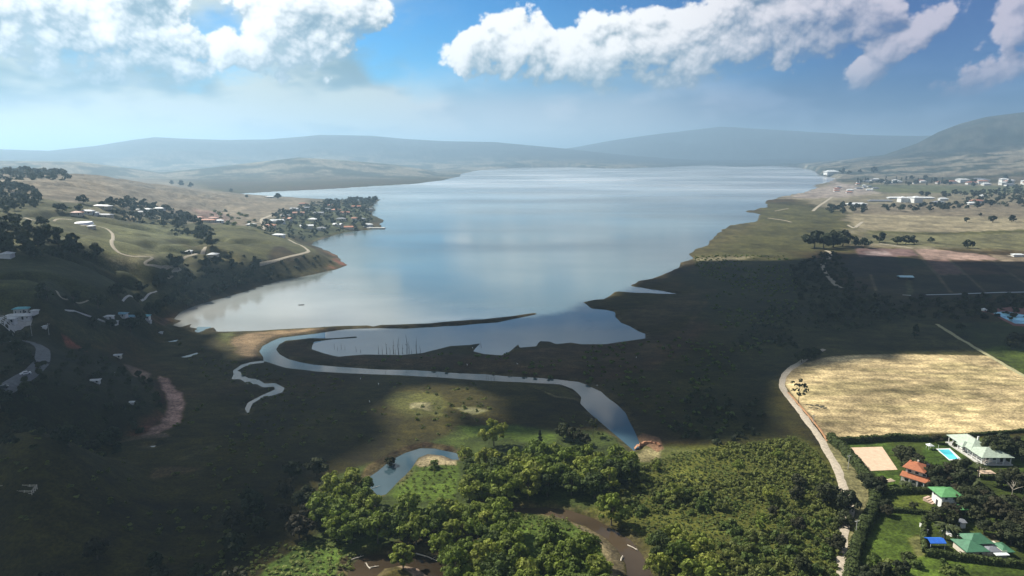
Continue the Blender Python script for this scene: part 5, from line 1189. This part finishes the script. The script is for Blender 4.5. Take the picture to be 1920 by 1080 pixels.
V, F_ = tube([(0, 0, 0), (0, 0, 2.2)], [.07, .07], 5); q_ = hit(1759., 843.); mesh_obj('shower_post', V+np.array([q_[0]-v.location[0], q_[1]-v.location[1], 0]), F_, M_WHITE, v)
v = empty('bathing_pool', tuple(map(float, hit(1895., 596.)))); tag(v, 'large pale blue pool with a brick-red paved edge in the shaded meadow', 'swimming pool')
slab('paving', [(1838,583),(1895,576),(1990,580),(1990,618),(1900,611),(1858,588)], .6, simple_mat('brick_paving', (.16, .06, .045), .9, .3, .5), parent=v, lift=.1)
slab('water', [(1860,586.5),(1888,584.5),(1935,594),(1990,606),(1990,611),(1903,607)], .3, water_mat('pool_water_shade', (.35, .70, .80), .05, .1, 1, .2), parent=v, lift=.2)
v = place('white_dome', 1845, 583, 0, 'small white domed hut at the corner of the big pool', 'hut'); P_(v, 'wall', bx(-1.4, 1.4, -1.4, 1.4, -.2, 1.4), M_WHITE); P_(v, 'roof', hip(-1.4, 1.4, -1.4, 1.4, 1.42, 1.2, .3), R_WHITE); P_(v, 'door', bx(-.4, .4, -1.46, -1.4, 0, 1.2), M_DARK)
v = place('field_shed', 1688, 525, -.08, 'long shed with a pale blue sheet roof among the ploughed plots', 'shed')
P_(v, 'wall', bx(0, 13, 0, 7, -.3, 3), M_DARK); P_(v, 'roof', hip(0, 13, 0, 7, 3, 1.3, .6, True), roof_mat('pale_blue_roof', (.42, .62, .70))); P_(v, 'door', bx(5, 8, -.1, 0, 0, 2.6), BARK)

# ---- simple houses further off
def house(px, py, w_, d_, h_, rz, wm, rm, label, group=None, gable=False, name='house', cat='house', win=False, rh=None):
    v = place(name, px, py, rz, label, cat, group, sink=.3)
    P_(v, 'wall', bx(-w_/2, w_/2, -d_/2, d_/2, -min(1.5, h_*.6), h_), wm)
    P_(v, 'roof', hip(-w_/2, w_/2, -d_/2, d_/2, h_+.02, rh or max(.5, min(w_, d_)*.22), .05*w_+.3, gable), rm)
    if win:
        for x in np.arange(-w_/2+1.2, w_/2-1, 2.6): window(v, x, -d_/2, h_*.35, .9, h_*.35, 'y')
        P_(v, 'door', bx(w_*.18, w_*.18+.9, -d_/2-.08, -d_/2, .3, h_*.8), M_DARK)
    return v
house(36, 598, 13, 5, 2.6, .25, M_WHITE, R_WHITE, 'long white lakeside villa with a flat pale roof in the shade', win=True, cat='villa')
house(42, 589, 7.5, 4, 4.0, .25, M_CONC, R_TEAL, 'grey-green roofed block rising behind the white lakeside villa', win=True)
house(20, 603, 5.5, 3, 2.2, .1, M_WHITE, R_WHITE, 'left white annexe of the lakeside villa', win=True)
house(66, 587, 4, 2.6, 2, .4, M_WHITE, R_WHITE, 'small white hut right of the lakeside villa')
house(84, 615, 2, 1.6, 1.5, .1, M_WHITE, R_WHITE, 'tiny white hut on the slope above the paved road')
house(205, 597, 5, 3.4, 2, .1, M_WHITE, R_WHITE, 'white house left of the blue lakeside roofs', win=True)
house(228, 592, 7, 4, 2, .0, M_WHITE, R_BLUE if False else roof_mat('steel_blue_roof', (.12, .30, .42)), 'first blue-roofed lakeside house', win=True)
house(244, 597, 8, 4, 2, .1, M_WHITE, bpy.data.materials['steel_blue_roof'], 'second blue-roofed lakeside house, nearer the water', win=True)
house(274, 596, 5, 4, 2, .2, M_WHITE, R_TEAL, 'teal-roofed boathouse by the pink mud', win=True)
house(280, 604, 2.4, 2, 1.6, .1, M_WHITE, R_WHITE, 'tiny white kiosk by the pink mud')
house(214, 606, 4, 3, 1.8, -.2, M_WHITE, R_WHITE, 'small white house at the end of the long white wall')
house(220, 669, 4.5, 2.6, 1.6, .2, M_CREAM, R_WHITE, 'pale hut beside the red earth scar', win=True)
house(178, 716, 4.5, 2.2, 1.4, .2, M_WHITE, R_WHITE, 'white-roofed hut halfway down the shaded slope', win=True)
house(247, 757, 2, 1.6, 1.3, .1, M_WHITE, R_WHITE, 'tiny white hut above the stream bed')
house(212, 702, 1.4, 1.2, 1.0, .1, M_WHITE, R_WHITE, 'very small white box on the slope left of the stream bed')
house(302, 625, 2, 1.6, 1.2, .1, M_WHITE, R_WHITE, 'very small white box on the flat by the lake corner')
v = place('white_wall', 122, 582, 0, 'long low white wall running down to the lakeside houses', 'wall')
Wp = hit(np.array([122., 138., 150., 180., 208., 222.]), np.array([582., 583., 587., 597., 608., 604.])); o0 = np.array(v.location)
for i in range(5):
    a, b_ = Wp[i]-o0, Wp[i+1]-o0; d = (b_-a)[:2]; n_ = np.array([-d[1], d[0]])/np.hypot(*d)*.25
    V = np.array([[*(a[:2]-n_), a[2]-.5], [*(b_[:2]-n_), b_[2]-.5], [*(b_[:2]+n_), b_[2]-.5], [*(a[:2]+n_), a[2]-.5], [*(a[:2]-n_), a[2]+.55], [*(b_[:2]-n_), b_[2]+.55], [*(b_[:2]+n_), b_[2]+.55], [*(a[:2]+n_), a[2]+.55]])
    P_(v, 'panel', (V, bx(0, 1, 0, 1, 0, 1)[1]), M_WHITE)
# hillside farm
e = place('reservoir_cover', 153, 419, 0, 'bright white oval tarpaulin of the farm reservoir on the pasture', 'tarpaulin')
th_ = np.linspace(0, 2*math.pi, 28, endpoint=False)
V = np.array([(0, 0, 1.6)]+[(8.5*math.cos(a), 13*math.sin(a), 1.3) for a in th_]+[(10*math.cos(a), 15*math.sin(a), -1) for a in th_])
P_(e, 'sheet', (V, [[0, 1+i, 1+(i+1) % 28] for i in range(28)]+[[1+i, 29+i, 29+(i+1) % 28, 1+(i+1) % 28] for i in range(28)]), simple_mat('white_tarpaulin', (.8, .8, .8), .5, .05, .2))
for (a, b_, w_, rz, wm, rm, lab) in [(164,400,14,.1,M_WHITE,R_WHITE,'white farmhouse above the reservoir, left one'),(175,403,11,.0,M_WHITE,R_WHITE,'white farmhouse above the reservoir, taller right one'),(195,407,22,-.1,M_CREAM,R_GREY,'long grey-roofed barn of the hillside farm'),(193,390,26,-.35,M_CREAM,R_WHITE,'long white shed behind the farm trees'),
   (145,403,12,.2,M_CREAM,R_RUST,'rusty-roofed shed at the left end of the hillside farm'),(270,396,20,.1,M_WHITE,R_WHITE,'white roof in the strip of wood, left one'),(298,394,18,0,M_WHITE,R_WHITE,'white roof in the strip of wood, right one'),(264,401,14,0,M_CREAM,R_GREY,'grey roof in the strip of wood'),
   (358,410,14,.1,M_WHITE,R_WHITE,'white house at the left end of the hillside hamlet'),(388,416,24,.1,M_CREAM,R_TERR,'orange-roofed house of the hillside hamlet'),(400,412,14,.1,M_WHITE,R_RUST,'rust-roofed house of the hillside hamlet'),(411,417,12,.2,M_WHITE,R_WHITE,'white house at the right end of the hillside hamlet'),(374,411,12,0,M_CREAM,R_RUST,'small rusty house in the hillside hamlet'),
   (471,424,13,.1,M_WHITE,R_WHITE,'white house where the track reaches the village'),(523,444,16,-.2,M_WHITE,R_WHITE,'white shed above the lakeside road bend'),(506,371,18,.2,M_WHITE,R_WHITE,'white farmhouse beside the round tree near the point'),(14,483,7,.2,M_WHITE,R_WHITE,'tiny white house at the left edge below the wood'),
   (172,429,5,.1,M_CREAM,R_WHITE,'tiny pale hut right below the reservoir'),(355,476,5,.1,M_WHITE,R_WHITE,'tiny white hut near the pasture edge'),(400,482,9,.1,M_CREAM,R_WHITE,'pale house on the scrubby slope')]:
    house(a, b_, w_, 7, 3.4, rz, wm, rm, lab, win=w_ > 10)
VL = [(520,418),(535,408),(560,403),(522,419),(540,414),(587,415),(577,393),(568,385),(612,396),(630,397),(634,425),(640,414),(668,413),(676,414),(655,430),(690,425),(598,403),(614,388),(553,395),(507,427),(575,428),(603,432),(647,402),(692,395),(668,390)]
NAMES = ['on the far left of','behind the first row in','at the upper edge of','near the track in','in the middle row of','in the dense trees of','on the back row of','topmost in','below the tall trees of','beside the tall trees of','with a steep pale roof in','next to the steep roof in','close to the shore of','beside the shore house of','at the waterline of','by the jetty of','half hidden in','on the crest of','at the back of','at the left entrance of','on the lower slope of','above the small beach of','behind the shore houses of','at the tip of','near the islet end of']
RT = [R_WHITE, R_GREY, R_RUST, R_GREY, R_TERR]
CN = {0: 'white-roofed', 1: 'grey-roofed', 2: 'rust-roofed', 3: 'grey-roofed', 4: 'orange-roofed'}
for i, (a, b_) in enumerate(VL): house(a, b_, rng.uniform(13, 20), 9, 4.5, rng.uniform(-.4, .4), [M_CREAM, M_WHITE][i % 3 == 0], RT[i % 5], '%s house %s the village on the point' % (CN[i % 5], NAMES[i]), win=False, gable=i % 2 == 0)
v = place('jetty', 705, 428, 0, 'pale concrete jetty at the tip of the village point', 'jetty'); P_(v, 'deck', bx(-16, 16, -5, 5, -.5, 1.2), M_CONC); P_(v, 'ramp', bx(-18, -12, 5.02, 32, -.5, 1.0), M_CONC)
# white houses and town of the right bank
for (a, b_, w_, d_, h_, rm, lab) in [(1692,379,20,20,12,R_WHITE,'tall white block at the left of the lakeside estate'),(1704,378,26,18,10,R_WHITE,'middle white block of the lakeside estate'),(1717,380,24,20,14,R_WHITE,'tall white block at the right of the lakeside estate'),(1678,373,40,14,4,R_WHITE,'long low white hall left of the estate blocks'),
   (1734,373,46,14,4,R_WHITE,'long white-roofed hall right of the estate blocks'),(1606,385,46,16,4,R_WHITE,'white-roofed boathouse at the end of the shore road'),(1650,378,60,12,3,R_GREY,'long grey shed between boathouse and estate'),(1760,382,26,14,5,R_GREY,'grey-roofed house among the estate trees'),(1768,376,22,12,6,R_WHITE,'white house among the estate trees'),
   (1830,381,30,16,7,R_RUST,'pink-roofed house at the end of the straw fields'),(1822,384,22,14,5,R_WHITE,'white house at the end of the straw fields'),(1844,370,18,12,6,R_WHITE,'white house in front of the dark right-hand wood'),(1908,481,13,6,3,R_WHITE,'small white farm building by the track at the right edge')]:
    house(a, b_, w_, d_, h_, rng.uniform(-.1, .1), M_WHITE, rm, lab, win=False)
v = house(1558, 327, 70, 40, 16, .1, M_WHITE, R_WHITE, 'big white hotel on the hazy far shore', name='hotel', cat='hotel', rh=10)
TH = scatter([(1600,346),(1660,347),(1760,347),(1760,336),(1640,336)], 90, 200)[:14]
for x, y, ph in ordered(TH, 8):
    px_, py_ = W2P(x, y, 5); house(px_, py_, rng.uniform(18, 30), 14, 6, rng.uniform(-.3, .3), M_WHITE, RT[rng.integers(5)], 'small house, '+ph+', far row of trees', 'houses along the far row of trees')
TH = scatter([(1770,346),(1800,330),(1860,322),(1920,330),(1990,336),(1990,348),(1860,350)], 75, 201)[:46]
for x, y, ph in ordered(TH, 12):
    px_, py_ = W2P(x, y, 5); house(px_, py_, rng.uniform(22, 42), 18, rng.uniform(6, 13), rng.uniform(-.3, .3), M_WHITE, [R_WHITE, R_WHITE, R_GREY, R_RUST][rng.integers(4)], 'white town house, '+ph+', far town', 'houses of the far town')
TH = scatter([(1560,352),(1600,346),(1680,352),(1640,362),(1570,366)], 60, 202)[:12]
for x, y, ph in ordered(TH, 6):
    px_, py_ = W2P(x, y, 3); house(px_, py_, rng.uniform(14, 26), 12, 4, rng.uniform(-.3, .3), M_WHITE, RT[rng.integers(5)], 'low house, '+ph+', pale shore flat', 'houses on the pale shore flat')

# ---- cars on the paved road, utility poles, mast, corral, boat
PAINT = {}
def car(px, py, rz, col, label):
    v = place('parked_car', px, py, rz, label, 'car'); z0 = v.location[2]; v.location[2] = z0+.22
    m = simple_mat('car_paint', col, .3, .03, 1)
    prof = [(-2.15, .35), (-2.2, .75), (-1.9, .95), (-1.3, 1.0), (-.75, 1.42), (.75, 1.46), (1.5, 1.02), (2.1, .9), (2.2, .55), (2.1, .32)]
    V = [(x, y*(.9 if z > 1.2 else 1), z) for y in (-.85, .85) for x, z in prof]; n = len(prof)
    F_ = [list(range(n))[::-1], list(range(n, 2*n))]+[[i, (i+1) % n, (i+1) % n+n, i+n] for i in range(n)]
    P_(v, 'body', (np.array(V), F_), m)
    for s in (-1, 1):
        P_(v, 'side_window', (np.array([(-1.05, s*.87, 1.02), (1.25, s*.87, 1.02), (.72, s*.81, 1.38), (-.7, s*.81, 1.38)]), [[0, 1, 2, 3]]), M_GLASS)
        for x in (-1.35, 1.35):
            th2 = np.linspace(0, 6.283, 14, endpoint=False); V = [(x+.33*math.cos(a), s*.88+dy, .33+.33*math.sin(a)) for dy in (-.1, .1) for a in th2]
            P_(v, 'wheel', (np.array(V), [list(range(14)), list(range(14, 28))[::-1]]+[[i, (i+1) % 14, (i+1) % 14+14, i+14] for i in range(14)]), M_DARK)
        P_(v, 'headlight', bx(2.16, 2.22, s*.6-.15, s*.6+.15, .58, .72), M_WHITE)
    P_(v, 'windscreen', (np.array([(.8, -.72, 1.42), (.8, .72, 1.42), (1.44, .78, 1.06), (1.44, -.78, 1.06)])+np.array([.03, 0, .02]), [[0, 3, 2, 1]]), M_GLASS)
car(48, 703, .75, (.7, .7, .7), 'white car driving on the bend of the shaded paved road')
car(84, 684, 1.1, (.03, .03, .035), 'black car parked at the roadside above the white car')
car(5, 729, .7, (.04, .045, .05), 'dark car on the paved road at the left edge')
def pole(px, py, H, label):
    v = place('utility_pole', px, py, .3, label, 'utility pole'); V, F_ = tube([(0, 0, -.5), (0, 0, H)], [.14, .1], 6); P_(v, 'post', (V, F_.tolist()), M_CONC); P_(v, 'crossarm', bx(-.9, .9, -.06, .06, H-.7, H-.55), M_CONC)
    for x in (-.8, 0, .8): P_(v, 'insulator', bx(x-.05, x+.05, -.05, .05, H-.55, H-.35), M_WHITE)
pole(1590, 880, 6.5, 'utility pole on the verge beside the sand court hedge'); pole(1604, 1007, 6.5, 'utility pole at the narrow lower end of the ribbed verge'); pole(1524, 800, 6, 'utility pole where the lane meets the tan field')
for i, (a, b_) in enumerate([(60,630),(92,628)]): pole(a, b_, 7, ['left', 'right'][i]+' utility pole above the bend of the paved road')
v = place('lattice_mast', 45, 322, .3, 'thin lattice radio mast on the skyline of the left hill', 'mast'); H = 22
for sx in (-1, 1):
    for sy in (-1, 1): V, F_ = tube([(sx*2.0, sy*2.0, -2), (sx*.35, sy*.35, H)], [.22, .15], 4); P_(v, 'leg', (V, F_.tolist()), M_CONC)
br = []
for k_ in range(7):
    z1, z2 = H*k_/7, H*(k_+1)/7; r1, r2 = 2-1.65*k_/7, 2-1.65*(k_+1)/7
    for (sx, sy), (tx, ty) in (((-1, -1), (1, -1)), ((1, -1), (1, 1)), ((1, 1), (-1, 1)), ((-1, 1), (-1, -1))): V, F_ = tube([(sx*r1, sy*r1, z1), (tx*r2, ty*r2, z2)], [.1, .1], 3); br.append((V, F_.tolist()))
P_(v, 'bracing', multi(br), M_CONC); P_(v, 'crossarm', bx(-3, 3, -.15, .15, H-3, H-2.7), M_CONC)
v = place('cattle_pen', 0, 930, 0, 'pale railed cattle pen on the shaded flat at the left edge', 'pen'); o0 = np.array(v.location)
cr = hit(np.array([-30., 60., 70., -20.]), np.array([930., 928., 917., 919.]))-o0
for i in range(4):
    a, b_ = cr[i], cr[(i+1) % 4]; n = 7 if i % 2 == 0 else 3
    for hh in (.5, 1.1, 1.5): V, F_ = tube([(a[0], a[1], a[2]+hh), (b_[0], b_[1], b_[2]+hh)], [.09, .09], 4); P_(v, 'rail', (V, F_.tolist()), PALE)
    for j in range(n): c = a+(b_-a)*j/n; P_(v, 'post', bx(c[0]-.09, c[0]+.09, c[1]-.09, c[1]+.09, c[2]-.3, c[2]+1.7), PALE)
bp = flat(565, 572); v = empty('rowing_boat', (float(bp[0]), float(bp[1]), .02), .3); tag(v, 'small dark boat with one standing figure shape alone on the lake' if False else 'tiny dark rowing boat alone on the open lake', 'boat')
hull = [(-2.6, 0, .55), (-1.8, .6, .4), (0, .8, .35), (1.8, .6, .4), (2.6, 0, .55), (1.8, -.6, .4), (0, -.8, .35), (-1.8, -.6, .4)]
V = np.array(hull+[(x*.8, y*.6, -.2) for x, y, z in hull]+[(x*.75, y*.5, -.05) for x, y, z in hull])
P_(v, 'hull', (V, [[i, i+8, (i+1) % 8+8, (i+1) % 8] for i in range(8)]+[[8+i for i in range(7, -1, -1)]]+[[i, (i+1) % 8, (i+1) % 8+16, i+16] for i in range(8)]+[[16+i for i in range(8)]]), M_DARK)
for x in (-.9, .7): P_(v, 'seat', bx(x-.15, x+.15, -.6, .6, .25, .3), BARK)
v = place('excavated_bank', 1212, 836, .4, 'reddish crumbling cut bank where the blue river meets the thicket', 'bank')
th_ = np.linspace(-.4, 2.9, 24); inner = []; 
V = []
for i, a in enumerate(th_):
    r0, r1 = 6.5+rng.normal()*.35, 8.2+rng.normal()*.5; hgt = 1.5+rng.normal()*.3
    V += [(r0*math.cos(a), r0*math.sin(a)*.75-3, -.6), (r0*1.04*math.cos(a), r0*1.04*math.sin(a)*.75-3, hgt), (r1*math.cos(a), r1*math.sin(a)*.75-3, hgt+.1), (r1*1.2*math.cos(a), r1*1.2*math.sin(a)*.75-3, -.3)]
v.scale = (.7, .7, .7)
P_(v, 'face', (np.array(V), [[i*4+j, i*4+j+1, i*4+5+j, i*4+4+j] for i in range(23) for j in range(3)]), grit('cut_earth', (.34, .17, .09), .9, .5))
# egrets resting on the mud: tiny white flecks in the photograph
WB = simple_mat('white_feathers', (.8, .8, .78), .8, .05, 1)
def bird(px, py, label, group):
    h = hit(float(px), float(py)); V = []; F_ = []
    body = tube([(-.32, 0, .5), (-.15, 0, .58), (.12, 0, .62), (.25, 0, .78), (.28, 0, 1.0), (.42, 0, 1.02)], [.03, .14, .13, .06, .04, .01], 6)
    o = mesh_obj('egret', *join([body, tube([(-.02, .05, 0), (-.02, .05, .52)], [.015, .02], 4), tube([(-.02, -.05, 0), (-.02, -.05, .52)], [.015, .02], 4)]), WB); o.location = tuple(map(float, h)); o.rotation_euler = (0, 0, rng.random()*6.28); o.scale = (1.3, 1.3, 1.3); tag(o, label, 'bird', group)
for a, b_ in [(876,686),(886,654),(970,684),(1193,672),(693,755),(710,722),(676,712)]: bird(a, b_, 'white wading bird standing on the dark mud beside the water', 'white birds on the mud flats')
